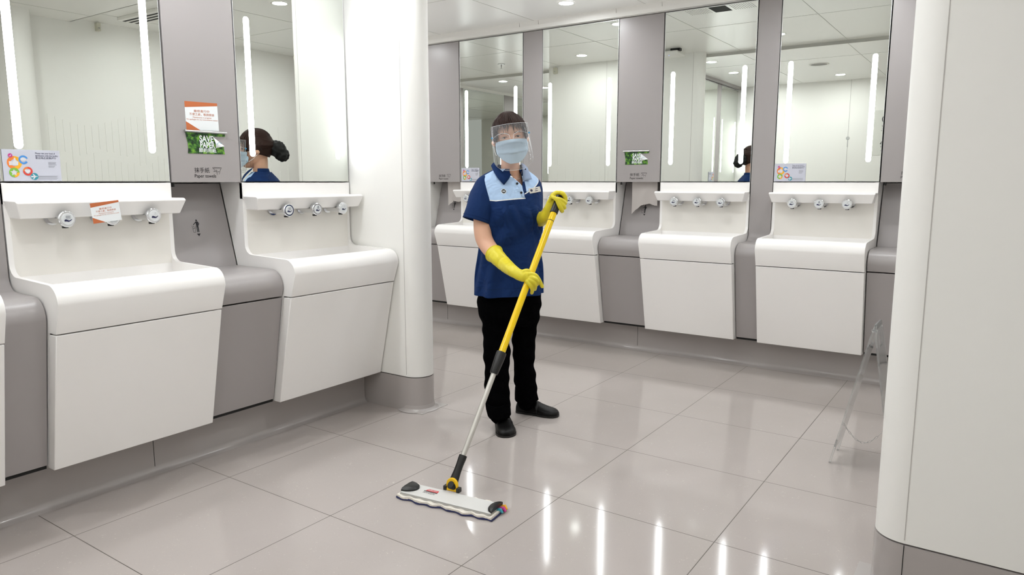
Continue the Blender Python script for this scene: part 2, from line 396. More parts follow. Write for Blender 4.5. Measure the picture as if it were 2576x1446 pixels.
def bin_unit(place, rz, x0, x1, label, group=None, icon=True):
    W = x1-x0; e = empty('waste_bin_cabinet', place(x0+W/2), rz); h = W/2-.0015
    MB().prism([(.23, 1.19), (.165, 1.19), (.062, .80), (.10, .80)], -h, h, 'x').build('recess_panel', M_grey, e, smooth=0)
    prof = [(.06, .812), (-.19, .812)]+[(-.195-.075*math.sin(R(a)), .737+.075*math.cos(R(a))) for a in (10, 25, 40, 55, 70, 85, 97)]+[(-.258, .692), (.0, .692), (.06, .72)]
    MB().prism(prof, -h, h, 'x').build('lid', M_grey, e, bevel=.002)
    MB().prism([(-.257, .686), (-.163, .20), (.0, .20), (.0, .686)], -h, h, 'x').build('front_panel', M_grey, e, bevel=.0015)
    MB().box(-h, h, -.155, .1, .186, .199).build('shadow_joint', M_dark, e, smooth=0)
    if icon:
        # litter pictogram on the sloped panel
        y = -.0006; m = MB(); k = .001
        m.M = Matrix.Translation((0, .165-.103*.5, .995)) @ Matrix.Rotation(-math.atan2(.103, .39), 4, 'X')
        P = lambda pts: [(a*k, b*k) for a, b in pts]
        m.flat(P(arc(10, 32, 4.3, 0, 360, 12)), y)
        m.flat(P([(4, 27), (15, 27), (17, 20), (15, 8), (14.5, -22), (10, -22), (9.5, 0), (8.5, 0), (8, -22), (4, -22), (5, 10)]), y)
        stroke(m, P([(6, 25), (-2, 18), (-8, 12)]), .0032, y); stroke(m, P([(15, 25), (20, 17), (15, 9)]), .0032, y)
        stroke(m, P([(-16, 8), (-13, -22), (-3, -22), (0, 8)]), .0014, y)
        for a, b in ((-8, 4), (-10, -5), (-5, -3)): m.flat(P(arc(a, b, 1.9, 0, 360, 8)), y)
        m.flat(P([(0, -29), (18, -29), (9, -41)]), y)
        m.build('pictogram', M_black, e, smooth=0)
    tag(e, label, 'waste bin', group); return e
def dispenser(place, rz, x0, x1, label, group=None, marks=True, slot=True):
    W = x1-x0; e = empty('paper_towel_cabinet', place(x0+W/2), rz); h = W/2-.003
    MB().box(-h, h, -.004, .19, ZM0-.003, ZM1).build('cabinet', M_grey, e, bevel=.0012)
    if marks:
        y = -.0046
        text('抹手紙', .0245, M_black, e, (-.062, y, 1.240), 0, sx=1.0)
        text('Paper towels', .0205, M_black, e, (-.062, y, 1.218), .004, sx=.96)
        m = MB(); o = lambda pts: [(.026+a*.001, 1.232+b*.001) for a, b in pts]
        for pts in ([(0, 30), (43, 30), (43, 25), (38, 24), (36, 27), (5, 27), (4, 24), (0, 28)], [(5, 25), (10, 19), (5, 11), (14, 13), (20, 10)],
                    [(39, 24), (36, 14), (27, 11)], [(14, 18), (18, 19), (24, 11), (29, 12), (26, 10)], [(14, 18), (20, 9), (22, -3)], [(34, 11), (31, 0)]):
            stroke(m, o(pts), .0011, y)
        m.build('pictogram', M_black, e, smooth=0)
    m = MB(); m.cyl((-h+.022, .03, ZM0-.003), (-h+.022, .03, ZM0-.022), .007, .007, 12); m.build('latch', M_blackpl, e)
    tag(e, label, 'paper towel cabinet', group); return e

LP = lambda s: (XB, s, 0); LR = PI/2        # left wall
BP = lambda s: (s, YB, 0); BR = 0            # back wall
GB = 'white washbasins along the walls'; GM = 'mirrors with two vertical light strips'
TAPX = (.152, .313, .472)
units = [ # place, rot, x0, x1, basin label, mirror label, key
 (LP, LR, .305, .93, 'white washbasin cut off by the left edge of the photo', 'mirror mostly outside the left edge, above the cut-off basin', 'at the far left edge'),
 (LP, LR, 1.078, 1.702, 'large white washbasin nearest on the left, with a card on its middle tap', 'largest mirror at left with a survey card in its lower left corner', 'of the nearest left basin'),
 (LP, LR, 2.042, 2.698, 'white washbasin on the left wall beside the white rounded column', 'left wall mirror showing the back of the worker\'s head', 'of the basin beside the rounded column'),
 (BP, BR, -3.80, -3.175, 'white washbasin on the far wall, mostly hidden behind the worker\'s sleeve', 'far wall mirror behind the worker\'s head, left of the others', 'of the far basin left of the worker'),
 (BP, BR, -2.998, -2.362, 'white washbasin on the far wall showing right of the worker', 'far wall mirror directly right of the worker\'s head', 'of the far basin right of the worker'),
 (BP, BR, -2.02, -1.398, 'white washbasin on the far wall right of the green leaflet cabinet', 'far wall mirror reflecting a black ceiling opening', 'below the far mirror with the black opening'),
 (BP, BR, -1.252, -.642, 'white washbasin on the far wall nearest the right partition', 'rightmost far wall mirror with a survey card in its lower left corner', 'of the rightmost far basin'),
]
for pl, rz, x0, x1, bl, ml, key in units:
    washbasin(pl, rz, x0, x1, bl, GB); mirror(pl, rz, x0, x1, ml, GM)
    k = (x1-x0)/.623
    for dx, kind, nm in zip(TAPX, ('dryer', 'tap', 'soap'), ('left chrome spout, hand dryer symbol,', 'middle chrome spout, running water symbol,', 'right chrome spout, soap symbol,')):
        tap(pl, rz, x0+dx*k, kind, f'{nm} {key}', 'round-faced chrome spouts under the shelves')
GD = 'tall grey paper towel cabinets'; GW = 'grey waste bin cabinets between basins'; GN = 'narrow grey divider panels between mirrors'
narrow_panel(LP, LR, .932, 1.076, 'narrow grey panel with rounded ledge at the far left edge', GN)
dispenser(LP, LR, 1.704, 2.040, 'grey paper towel cabinet at left carrying a notice and a green leaflet', GD)
bin_unit(LP, LR, 1.704, 2.040, 'grey waste bin cabinet between the two left washbasins', GW)
dispenser(BP, BR, -4.14, -3.802, 'grey paper towel cabinet beside the white column, without leaflet', GD)
bin_unit(BP, BR, -4.14, -3.802, 'grey waste bin cabinet just right of the white column', GW)
narrow_panel(BP, BR, -3.173, -3.0, 'narrow grey panel right behind the worker\'s head', GN)
dispenser(BP, BR, -2.360, -2.022, 'grey paper towel cabinet on the far wall with a green leaflet', GD)
bin_unit(BP, BR, -2.360, -2.022, 'grey waste bin cabinet on the far wall under the torn paper towel', GW)
narrow_panel(BP, BR, -1.396, -1.254, 'narrow grey panel between the two rightmost far mirrors', GN)
dispenser(BP, BR, -.640, -.302, 'grey paper towel cabinet partly hidden by the right partition', GD)
bin_unit(BP, BR, -.640, -.302, 'grey waste bin cabinet partly hidden by the right partition', GW)
struct(MB().box(-.30, -.03, YB-.004, YB+.2, .19, ZM1).build('trim_filler_right', M_grey, smooth=0))
struct(MB().box(-5.9, -4.142, YB-.004, YB+.2, .19, ZM1).build('trim_filler_left', M_wall, smooth=0))

# the wash wall facing across at the far left, seen only in the far mirror
FP = lambda s: (-5.62, s, 0)
for a, b, k in ((1.55, 2.42, 'nearer'), (.35, 1.25, 'farther')):
    e = mirror(FP, PI/2, a, b, f'{k} mirror of the opposite wash wall, seen only reflected', 'mirrors of the opposite wash wall')
struct(MB().box(-5.7, -5.618, 2.424, 2.75, 0, ZM1).build('trim_far_panel_1', M_grey, smooth=0))
struct(MB().box(-5.7, -5.618, 1.254, 1.546, 0, ZM1).build('trim_far_panel_2', M_grey, smooth=0))
struct(MB().box(-5.75, -5.62, -1.6, 2.75, ZM1, ZC2+.03).build('trim_far_head', M_wall, smooth=0))
struct(MB().box(-5.82, -5.725, -1.6, 2.75, 1.19, 2.36).build('wall_far_backing', M_wall, smooth=0))
struct(MB().box(-5.75, -5.60, -1.6, 2.75, 0, 1.19).build('wall_far_wash', M_white, smooth=0))

# ------------------------------------------------------------------ cards, leaflets, notices
INK = {k: mat('ink_'+k, hexc(h), .5) for k, h in dict(gold='efae2c', amber='e8813a', sky='4e93d8', lime='7fb843', red='d8473b', pink='c33c8c', teal='3d93a3', silver='d9d8dc', lav='c9cad6', card='c6c8d4').items()}
def survey_card(place, rz, x, label):
    e = empty('survey_card', place(x), rz); y = -.0028
    MB().box(0, .188, -.0026, -.0014, 1.2015, 1.3125).build('card', INK['card'], e, bevel=.0003)
    lay = [0.]
    def em(cx, cz, r0, r1, mats, fn=None, a=(0, 360)):
        m = MB(); lay[0] -= .00022; m.M = Matrix.Translation((0, lay[0], 0)); n = 4; st = (a[1]-a[0])/n
        for i in range(n): ring2d(m, cx, cz, r0, r1, y-.00005, a[0]+st*i, a[0]+st*(i+1), 8, i % len(mats))
        mi = len(mats)
        if fn: fn(m, mi)
        m.build('emblem', [INK[k] for k in mats]+[INK['silver']], e, smooth=0)
    B = 1.2
    def thumb(m, i):
        m.flat([(.020+.0, B+.057), (.029, B+.057), (.029, B+.071), (.020, B+.071)], y-.0001, i)
        m.flat([(.030, B+.057), (.048, B+.057), (.050, B+.070), (.043, B+.072), (.041, B+.083), (.036, B+.083), (.035, B+.073), (.030, B+.068)], y-.0001, i)
    def star(m, i): m.flat([(.033+(.0125 if j % 2 == 0 else .0055)*math.sin(j*PI/5), B+.032+(.0125 if j % 2 == 0 else .0055)*math.cos(j*PI/5)) for j in range(10)], y-.0001, i)
    def heart(m, i): m.flat([(.0765+.0006*16*math.sin(t)**3, B+.037+.0006*(13*math.cos(t)-5*math.cos(2*t)-2*math.cos(3*t)-math.cos(4*t))) for t in [2*PI*j/24 for j in range(24)]], y-.0001, i)
    def plane(m, i):
        m.flat([(.086, B+.0155), (.106, B+.0175), (.108, B+.0185), (.106, B+.0195), (.086, B+.0205)], y-.0001, i)
        m.flat([(.094, B+.0275), (.102, B+.0185), (.094, B+.0085), (.0915, B+.0085), (.095, B+.018), (.0915, B+.0275)], y-.00018, i)
    def bub(m, i): m.flat(arc(.066, B+.079, .0095, 0, 360, 16, .006), y-.0001, i)
    def chk(m, i): stroke(m, [(.0225, B+.091), (.0245, B+.088), (.0285, B+.094)], .0014, y-.0001, i)
    em(.037, B+.066, .012, .0235, ['gold', 'amber', 'amber', 'gold'], thumb)
    em(.066, B+.077, .009, .0155, ['sky', 'sky', 'sky', 'sky'], bub, (20, 330))
    em(.034, B+.032, .008, .0165, ['lime', 'lime', 'lime', 'gold'], star)
    em(.077, B+.037, .009, .0155, ['red', 'amber', 'red', 'red'], heart)
    em(.097, B+.0185, .000, .0125, ['teal'], plane)
    em(.0255, B+.0915, .000, .007, ['pink'], chk)
    yy = y-.0002
    text('Please rate your level of\nsatisfaction with this facility', .0082, M_navyp, e, (.106, yy, B+.0985), .006, sx=.82)
    text('歡迎為此設施評分', .0088, M_navyp, e, (.106, yy, B+.0815), 0, sx=.98)
    m = MB()
    for r_, zz in enumerate((.069, .065, .061, .056, .052)): stroke(m, [(.147, B+zz), (.147+(.026, .024, .027, .021, .018)[r_], B+zz)], .0012, yy)
    for r_, zz in enumerate((.020, .017, .013, .009)): stroke(m, [(.109, B+zz), (.175-(r_ % 2)*.004, B+zz)], .0010, yy)
    m.build('fine_print', M_grey_txt, e, smooth=0)
    tag(e, label, 'card', 'survey cards on the mirrors'); return e
survey_card(LP, LR, 1.09, 'lavender survey card on the large left mirror, lower left corner')
survey_card(BP, BR, -1.247, 'lavender survey card on the rightmost far mirror')
survey_card(BP, BR, -3.788, 'lavender survey card on the far mirror beside the worker\'s shoulder')

def leaflet(place, rz, x, label):
    """green leaflet stuck below the steel lip, corner turned up; x = left end"""
    e = empty('save_paper_leaflet', place(x), rz); y = -.0046; wd = .188
    m = MB(); n = 24
    L = [(.004*math.sin(i/6*PI)*(1 if i < 6 else -1)+.004*(i/6), 1.408-.088*i/6) for i in range(7)]
    poly = [(0, 1.408), (.003, 1.385), (.008, 1.365), (.009, 1.345), (.0065, 1.321)]
    poly += [(.0065+(wd-.012)*i/40, 1.321-(.0016 if i % 2 else 0)) for i in range(41)]
    poly += [(wd-.008, 1.337), (wd-.009, 1.35), (wd-.012, 1.357), (wd-.06, 1.395), (wd-.055, 1.396), (wd, 1.397), (wd, 1.408)]
    m.flat(poly, y-.0002, 0, .0006); m.build('leaflet', M_forest, e, smooth=0)
    for s, tx, zz, sz, sx in ((0, .096, 1.3755, .037, .82), (1, .099, 1.350, .034, .74)):
        text(('SAVE', 'PAPER')[s], sz, M_paper, e, (tx, y-.0012, zz-.004), .03, 'CENTER', sx=sx)
    for dx_ in (-.0004, 0, .0004): text('節約用紙', .0205, M_paper, e, (.099+dx_, y-.0012-dx_*.1, 1.3275+dx_*.6), 0, 'CENTER', sx=1.02)
    m = MB(); rows = []
    for i in range(7):
        t = i/6; a = Vector((wd-.062+.056*t, 0, 1.396-.040*t)); b = Vector((wd-.05+.0*t, 0, 1.343+.004*t))
        rows.append([(a.lerp(b, s/5)+Vector((0, y-.0012-.010*math.sin(PI*s/5)*(1-.4*t), 0))) for s in range(6)])
    v = [p for r in rows for p in r]; f = [(i*6+j, i*6+j+1, (i+1)*6+j+1, (i+1)*6+j) for i in range(6) for j in range(5)]
    m.add(v, f); m.build('turned_corner', M_paper, e, smooth=180)
    m = MB(); stroke(m, [(wd-.050, 1.361), (wd-.043, 1.369), (wd-.036, 1.372), (wd-.030, 1.366), (wd-.026, 1.369)], .0016, y-.0125); m.build('emblem', INK['teal'], e, smooth=0)
    m = MB(); m.tube([(-.006, y-.006, 1.4135), (wd+.006, y-.006, 1.4135)], .0045, 12); m.cyl((-.006, y-.006, 1.4135), (-.0065, y-.006, 1.4135), .0058, mi=0)
    m.build('steel_lip', M_steel, e)
    tag(e, label, 'leaflet', 'green leaflets on the towel cabinets'); return e
leaflet(LP, LR, 1.780, 'green SAVE PAPER leaflet on the left towel cabinet, below the orange notice')
leaflet(BP, BR, -2.298, 'green SAVE PAPER leaflet on the far wall towel cabinet')

def notice(name, parent_m, wd, ht, label):
    e = empty(name); e.matrix_world = parent_m
    MB().box(0, wd, -.0004, 0, 0, ht).build('sheet', M_paper, e, smooth=0)
    y = -.0007; m = MB()
    m.flat([(0, ht*.79), (wd, ht*.90), (wd, ht), (0, ht)], y); m.flat([(0, 0), (wd*.42, 0), (0, ht*.30)], y); m.build('border', M_orange, e, smooth=0)
    text('維修進行中', ht*.105, M_orange, e, (wd*.5, y-.0002, ht*.64), 0, 'CENTER', sx=1.2)
    text('不便之處，敬請原諒', ht*.10, M_orange, e, (wd*.5, y-.0002, ht*.525), 0, 'CENTER', sx=1.1)
    text('Maintenance in progress', ht*.075, M_orange, e, (wd*.5, y-.0002, ht*.43), 0, 'CENTER')
    text('We apologise for any inconvenience caused', ht*.07, M_orange, e, (wd*.5, y-.0002, ht*.355), 0, 'CENTER')
    tag(e, label, 'notice'); return e
Mleft = Matrix.Translation((XB, 0, 0)) @ Matrix.Rotation(PI/2, 4, 'Z')
notice('maintenance_notice', Mleft @ Matrix.Translation((1.786, -.0046, 1.418)) @ Matrix.Rotation(R(-1), 4, 'Y'), .154, .119, 'orange and white maintenance notice taped to the left towel cabinet')
notice('maintenance_card', Mleft @ Matrix.Translation((1.315, -.1335, 1.046)) @ Matrix.Rotation(R(-6), 4, 'Y'), .105, .075, 'small orange and white maintenance card on the nearest basin\'s middle tap')

# torn paper towels hanging
M_tissue = mat('tissue', hexc('c9c3bf'), .9, bump=(500, .4, .001))
def towel(x0, x1, zl, label, seed):
    rnd = random.Random(seed); n, k = 26, 14; rows = []
    for j in range(k+1):
        r = []
        for i in range(n+1):
            s = i/n; zb = 1.035+.006*math.sin(s*9+seed)+rnd.uniform(-.003, .003)
            if s < .35: zb = zl+(1.028-zl)*s/.35
            z_ = 1.199+(zb-1.199)*j/k
            r.append(Vector((x0+(x1-x0)*s-(.006*j/k if s < .2 else 0), YB+.06+.006*math.sin(s*7+j*.2)+.01*(j/k)**2, z_)))
        rows.append(r)
    v = [p for r in rows for p in r]; q_ = n+1
    m = MB().add(v, [(i*q_+j, i*q_+j+1, (i+1)*q_+j+1, (i+1)*q_+j) for i in range(k) for j in range(n)])
    o = m.build('paper_towel', M_tissue, smooth=180)
    return tag(o, label, 'paper towel', 'torn paper towels hanging from cabinets')
towel(-2.262, -2.068, .966, 'torn paper towel hanging below the far cabinet with green leaflet', 2)
towel(-3.99, -3.84, .995, 'torn paper towel hanging left of the worker\'s sleeve', 5)

# wall signs (seen in the mirrors)
M_clearcard = mat('sign_card', hexc('dcdcd6'), .4)
def wallsign(Mx, label):
    e = empty('wall_sign'); e.matrix_world = Mx
    MB().box(-.13, .13, -.002, 0, 0, .50).build('sheet', M_clearcard, e, smooth=0)
    y = -.0024; m = MB()
    ring2d(m, 0, .40, .045, .054, y); stroke(m, [(-.036, .436), (.036, .364)], .009, y); stroke(m, [(-.025, .398), (.03, .398)], .008, y)
    m.build('no_smoking_symbol', M_black, e, smooth=0)
    m = MB(); stroke(m, [(-.055, .125), (.055, .125), (0, .22), (-.055, .125)], .007, y); stroke(m, [(-.005, .185), (.002, .165), (-.01, .14)], .006, y); stroke(m, [(-.012, .172), (.012, .165)], .004, y)
    m.build('slippery_symbol', M_black, e, smooth=0)
    text('禁止吸煙', .026, M_black, e, (0, y, .313), 0, 'CENTER'); text('No smoking', .019, M_black, e, (0, y, .29), 0, 'CENTER'); text('最高罰款 HK$5000', .014, M_black, e, (0, y, .268), 0, 'CENTER')
    text('小心地滑', .026, M_black, e, (0, y, .085), 0, 'CENTER'); text('Beware of\nslippery floor', .019, M_black, e, (0, y, .062), 0, 'CENTER')
    return tag(e, label, 'sign', 'no smoking and slippery floor signs')
wallsign(Matrix.Translation((-1.21, .3, 1.50)) @ Matrix.Rotation(PI, 4, 'Z'), 'grey no-smoking sign reflected at the right edge of the rightmost mirror')
wallsign(Matrix.Translation((.26, 2.196, 1.48)), 'grey no-smoking sign reflected at the left edge of the large left mirror')
m = MB(); m.cyl((-1.61, .30, 1.70), (-1.61, .265, 1.70), .02, .024, 20); e = empty('wall_hook', (0, 0, 0)); m.build('knob', M_steel, e)
m = MB(); m.box(-1.615, -1.605, .285, .30, 1.60, 1.685); m.build('strap', M_steel, e, bevel=.002)
tag(e, 'small steel hook on the white wall reflected in the rightmost mirror', 'hook')

# ------------------------------------------------------------------ ceiling fittings
def lamp(x, y, zc, label):
    e = empty('downlight', (x, y, zc)); m = MB()
    m.rings([[Vector((r*math.cos(t), r*math.sin(t), z_)) for t in [2*PI*i/40 for i in range(40)]] for r, z_ in ((.060, -.0002), (.060, -.004), (.049, -.005), (.047, -.001))], caps=False)
    m.build('trim_ring', M_wall, e); m = MB(); m.cyl((0, 0, -.0012), (0, 0, -.003), .046, .046, 40); m.build('lens', M_lamp, e)
    tag(e, label, 'ceiling light', 'round ceiling downlights'); return e
lamp(-2.565, 4.375, ZC1, 'round downlight directly visible in the ceiling above the worker')
for x, y, t in ((-3.47, 3.32, 'reflected in the mirror right of the worker\'s head'), (-1.66, 3.29, 'reflected beside the narrow panel of the rightmost mirrors'), (-.75, 4.30, 'added for lighting over the basin nearest the right partition'),
                (-4.4, 4.3, 'added for lighting over the far left end of the back bay'), (-.7, 3.1, 'added for lighting over the floor beside the right partition'), (-5.1, 3.4, 'added for lighting near the opposite wash wall')):  # after the reflected pair: unseen lamps added to light the back bay
    lamp(x, y, ZC1, 'round downlight '+t)
for x, y, t in ((-2.56, 1.60, 'over the nearest left washbasin, reflected high'), (-1.64, .80, 'low in the rightmost mirror reflection'), (-2.52, 2.42, 'over the left basin beside the column'), (-2.5, .75, 'added for lighting over the basin at the far left edge'),
                (-.9, 1.9, 'added for lighting over the open floor in front of the camera'), (.7, .4, 'added for lighting over the floor behind the right partition'), (.4, -.5, 'added for lighting in the entry behind the camera'), (-.3, .35, 'added in front of the right partition to brighten it'), (-4.9, 1.7, 'added in front of the opposite wash wall to brighten it'), (-4.9, .3, 'added to brighten the far passage'), (-5.0, 2.45, 'added beside the opposite wash wall to brighten it'), (-4.4, -.9, 'added for lighting at the end of the far passage'), (-4.4, 1.2, 'added behind the left wall block to brighten the passage')):  # from the far left edge basin on: unseen fill lamps added for brightness
    lamp(x, y, ZC2, 'round downlight '+t)
# black ceiling opening with perforated fields
e = empty('ceiling_opening', (-1.77, 4.40, ZC1)); MB().box(-.058, .058, -.08, .08, -.002, .004).build('opening', M_dark, e, smooth=0)
for x0, x1 in ((-.235, -.075), (.08, .235)):
    m = MB()
    for i in range(10):
        for j in range(9): m.cyl((x0+(x1-x0)*(i+.5)/10, -.08+.16*(j+.5)/9, -.0012), (x0+(x1-x0)*(i+.5)/10, -.08+.16*(j+.5)/9, 0), .0028, n=6)
    m.build('perforation', M_seam, e, smooth=0)
tag(e, 'square black ceiling opening between perforated fields, seen in the mirror', 'ceiling vent')
e = empty('ceiling_speaker', (-1.68, 1.68, ZC2)); m = MB(); m.cyl((0, 0, 0), (0, 0, -.006), .095, .09, 40); m.build('rim', M_wall, e); m = MB(); m.cyl((0, 0, -.006), (0, 0, -.0065), .078, .078, 40); m.build('grille', M_seam, e)
tag(e, 'round grey ceiling speaker reflected in the rightmost mirror', 'speaker')
e = empty('wireless_box', (-2.66, 3.10, ZC1)); MB().box(-.10, .10, -.10, .10, -.055, -.022).build('housing', M_wall, e, bevel=.012, seg=3); MB().box(.02, .108, .02, .07, -.022, 0).build('bracket', M_blackpl, e, smooth=0)
m = MB(); m.cyl((.0, .05, -.0552), (.0, .05, -.056), .004, n=10); m.build('indicator', mat('blue_led', (.2, .3, 1), .5, emit=(.2, .3, 1), es=3), e)
tag(e, 'white square wireless box on the ceiling, seen in the mirror', 'wireless box')
e = empty('sprinkler', (-4.40, 3.33, ZC1)); m = MB(); m.cyl((0, 0, 0), (0, 0, -.006), .038, .036, 24); m.build('escutcheon', M_steel, e)
m = MB(); m.cyl((0, 0, -.006), (0, 0, -.03), .007, .006, 12); m.cyl((0, 0, -.03), (0, 0, -.045), .004, .003, 10); m.cyl((0, 0, -.045), (0, 0, -.047), .014, .014, 16); m.build('head', M_steel, e)
tag(e, 'steel fire sprinkler on the ceiling, seen above the worker\'s head', 'sprinkler')
e = empty('ceiling_diffuser', (-.58, 2.98, ZC1)); m = MB(); m.box(-.26, .26, -.09, .09, -.022, 0); m.build('frame', M_wall, e, bevel=.003)
for y in (-.045, .0, .045): m = MB(); m.box(-.25, .25, y-.011, y+.011, -.0228, -.021); m.build('slot', M_dark, e, smooth=0)
tag(e, 'white ceiling air diffuser with black slots, reflected top of left mirror', 'air diffuser')
for n_, loc, lb in (('sensor_box', (-.045, 2.885, 2.352), 'small beige sensor box on the wall, reflected in the large left mirror'), ('sensor_box', (-4.02, 2.89, 2.345), 'small beige sensor box reflected beside the worker\'s head mirror')):
    e = empty(n_, loc); MB().box(-.022, .022, -.014, .014, -.03, .03).build('housing', mat('beige_box', hexc('cfcdbd'), .5), e, bevel=.003)
    m = MB(); m.ball((0, .014, -.008), .006); m.ball((-.022, 0, -.008), .006); m.build('lens', M_steel, e); tag(e, lb, 'sensor')

# ------------------------------------------------------------------ mop and acrylic floor sign
CS, CC = math.sin(CAM_YAW), math.cos(CAM_YAW)
def WC(a, D, z): return Vector((a*CC-D*CS, a*CS+D*CC, z))       # a to the right, D ahead of the viewpoint
def W(px, py, D):                                                # where a sight line meets depth D
    dx = (px-1288)/CAM_F; u = -(py-723)/CAM_F; c, s_ = math.cos(CAM_PITCH), math.sin(CAM_PITCH)
    f = c+u*s_; return WC(dx*D/f, D, CAM_H+(-s_+u*c)*D/f)
M_yel = mat('yellow_enamel', hexc('eec907'), .22)
M_yelp = mat('yellow_plastic', hexc('efbe12'), .4)
M_alu = mat('pale_aluminium', hexc('c4c1ba'), .32, .35, bump=(120, .1, .0005))
M_plate = mat('mop_plate', hexc('d6d5d2'), .4)
M_pad = mat('microfibre_pad', hexc('e9e3d8'), .95, bump=(260, .6, .003))
M_padb = mat('pad_fringe', hexc('3b3f66'), .95, bump=(300, .8, .003))
M_red = mat('red_label', hexc('c92630'), .4)
MC = Vector((-1.642, 1.978, 0)); MR = R(6.8)
mop = empty('flat_mop', MC, MR)
inv = Matrix.Translation(MC) @ Matrix.Rotation(MR, 4, 'Z'); inv = inv.inverted()
m = MB(); n = 44; lo = []; hi = []
def padedge(i, s): return s*(.060+.0045*math.sin(i*.9)+.003*math.sin(i*.37+1))
top = []; bot = []
for i in range(n+1):
    x = -.212+.424*i/n; k = 1 if 0 < i < n else .93
    top.append((x, padedge(i, 1)*k)); bot.append((x, padedge(i+5, -1)*k))
def slab(mb, z0, z1, gr, mi):
    v = []; 
    for i in range(n+1):
        for (x, y) in (bot[i], top[i]):
            wob = .002*math.sin(i*1.3)
            v += [(x*gr, y*gr, z0), (x*gr, y*(gr), z1+wob)]
    f = []
    for i in range(n):
        a, b = i*4, (i+1)*4
        f += [(a+1, a+3, b+3, b+1), (a, b, b+2, a+2), (a, a+1, b+1, b), (a+2, b+2, b+3, a+3)]
    f += [(0, 2, 3, 1), (n*4, n*4+1, n*4+3, n*4+2)]
    mb.add(v, f, mi)
slab(m, .0015, .007, 1.0, 0); m.build('pad_fringe', M_padb, mop)
m = MB(); slab(m, .007, .015, .985, 0); m.build('pad', M_pad, mop)
m = MB(); m.box(-.198, .198, -.044, .046, .017, .024); m.build('plate', M_plate, mop, bevel=.002)
m = MB(); m.box(-.198, .198, -.046, -.0438, .014, .021); m.build('rail', M_steel, mop, smooth=0)
for s, rx, ry in ((-1, .052, .040), (1, .030, .043)):
    m = MB(); pts = [(s*(.200-rx*math.cos(t)*1.0), .004+ry*math.sin(t)) for t in [PI*i/16-PI/2 for i in range(17)]]
    rings = [[Vector((s*.2+(p[0]-s*.2)*q_, .004+(p[1]-.004)*q_, z_)) for p in pts] for q_, z_ in ((1, .022), (1, .030), (.85, .035), (.4, .037))]
    m.rings(rings); m.build('end_cap', M_blackpl, mop, smooth=50)
m = MB(); c_ = .07
for i, (x, y, r_) in enumerate(((.208, .045, 'gold'), (.212, .028, 'pink'), (.208, .012, 'teal'))):
    m.tube([(x-.012, y, .014), (x+.002, y, .017), (x+.012, y-.003, .008)], [.006, .007, .004], 8, i)
m.build('tag_loops', [INK['gold'], INK['pink'], INK['teal']], mop)
m = MB(); m.add([(-.118, .010, .0243), (-.063, .010, .0243), (-.066, .026, .0243), (-.112, .026, .0243)], [(0, 1, 2, 3)], 0); m.build('label', M_red, mop, smooth=0)
text('Rubbermaid', .0105, M_paper, mop, (-.0905, .0155, .0246), .01, 'CENTER', rot=(0, 0, 0), sx=.8)
MB().box(-.122, -.062, .0035, .009, .0241, .0243).build('label_bar', M_black, mop, smooth=0)
text('HYGEN', .016, M_black, mop, (-.092, -.0105, .0245), .0, 'CENTER', rot=(0, 0, 0), sx=1.0)
J = inv @ W(1138, 1240, 2.62); TOP = inv @ W(1412, 484, 3.24)
J = Vector((J.x, J.y, .048)); dP = (TOP-J); LP_ = dP.length; dN = dP.normalized()
side = dN.cross(Vector((0, 1, 0))).normalized()
if side.x < 0: side = -side
fr = side.cross(dN).normalized()
def PP(s): return J+dP*s
m = MB(); jx, jy = J.x, J.y
m.cyl((jx-.022, jy, .030), (jx+.022, jy, .030), .0075, n=16)
m.prism([(jx-.026, .030), (jx+.026, .030), (jx+.024, .052)]+arc(jx, .052, .024, 0, 180, 12)+[(jx-.024, .052)], jy-.004, jy+.006, 'y')
m.build('yoke', M_yelp, mop, bevel=.001)
for s in (-1, 1): MB().box(jx+s*.022, jx+s*.036, jy-.011, jy+.011, .024, .043).build('hinge_block', M_blackpl, mop, bevel=.003)
m = MB()
def fl(s, wd, th, off=0): c0 = PP(s)+fr*off; return [c0+side*wd*math.cos(t)+fr*th*math.sin(t) for t in [2*PI*i/20 for i in range(20)]]
m.rings([fl(-.012, .012, .004), fl(-.008, .018, .009), fl(.004, .020, .011), fl(.018, .0185, .011), fl(.04, .0155, .012), fl(.06, .015, .013), fl(.078, .0165, .014), fl(.088, .0165, .014)])
m.build('arm', M_blackpl, mop, smooth=40)
m = MB(); m.ball(PP(.089)+fr*(-.012)-side*.008, .0075); m.build('release_button', M_blackpl, mop)
fc = -1 if (inv @ Vector((0, 0, 1.2))-PP(.05)).dot(fr) < 0 else 1
m = MB(); p0 = PP(.0)+fr*fc*.011; m.cyl(p0, p0+fr*fc*.003, .0125, .0115, 24); m.build('pivot_cap', M_blackpl, mop)
m = MB(); m.tube([PP(.07), PP(.37)], .0107, 20); m.build('lower_pole', M_alu, mop)
m = MB(); m.rings([[PP(s)+(side*math.cos(t)+fr*math.sin(t))*(r_+(.0009 if (i % 3) else 0)) for i, t in enumerate([2*PI*k_/36 for k_ in range(36)])] for s, r_ in ((.345, .0145), (.35, .0165), (.385, .0195), (.41, .0205), (.416, .0195))])
m.build('collar', M_blackpl, mop, smooth=30)
m = MB(); m.tube([PP(.40), PP(.93)], .0146, 24); m.build('upper_pole', M_yel, mop)
m = MB(); m.tube([PP(.887), PP(.889)], .0149, 24); m.build('band', M_blackpl, mop)
m = MB(); m.rings([[PP(s)+(side*math.cos(t)+fr*math.sin(t))*r_ for t in [2*PI*k_/28 for k_ in range(28)]] for s, r_ in ((.918, .0165), (.92, .0178), (.935, .0172), (.98, .0165), (.992, .0165), (.999, .013), (1.003, .007))])
m.build('grip', M_blackpl, mop)
tag(mop, 'yellow and aluminium flat mop with white head, held by the worker', 'mop')
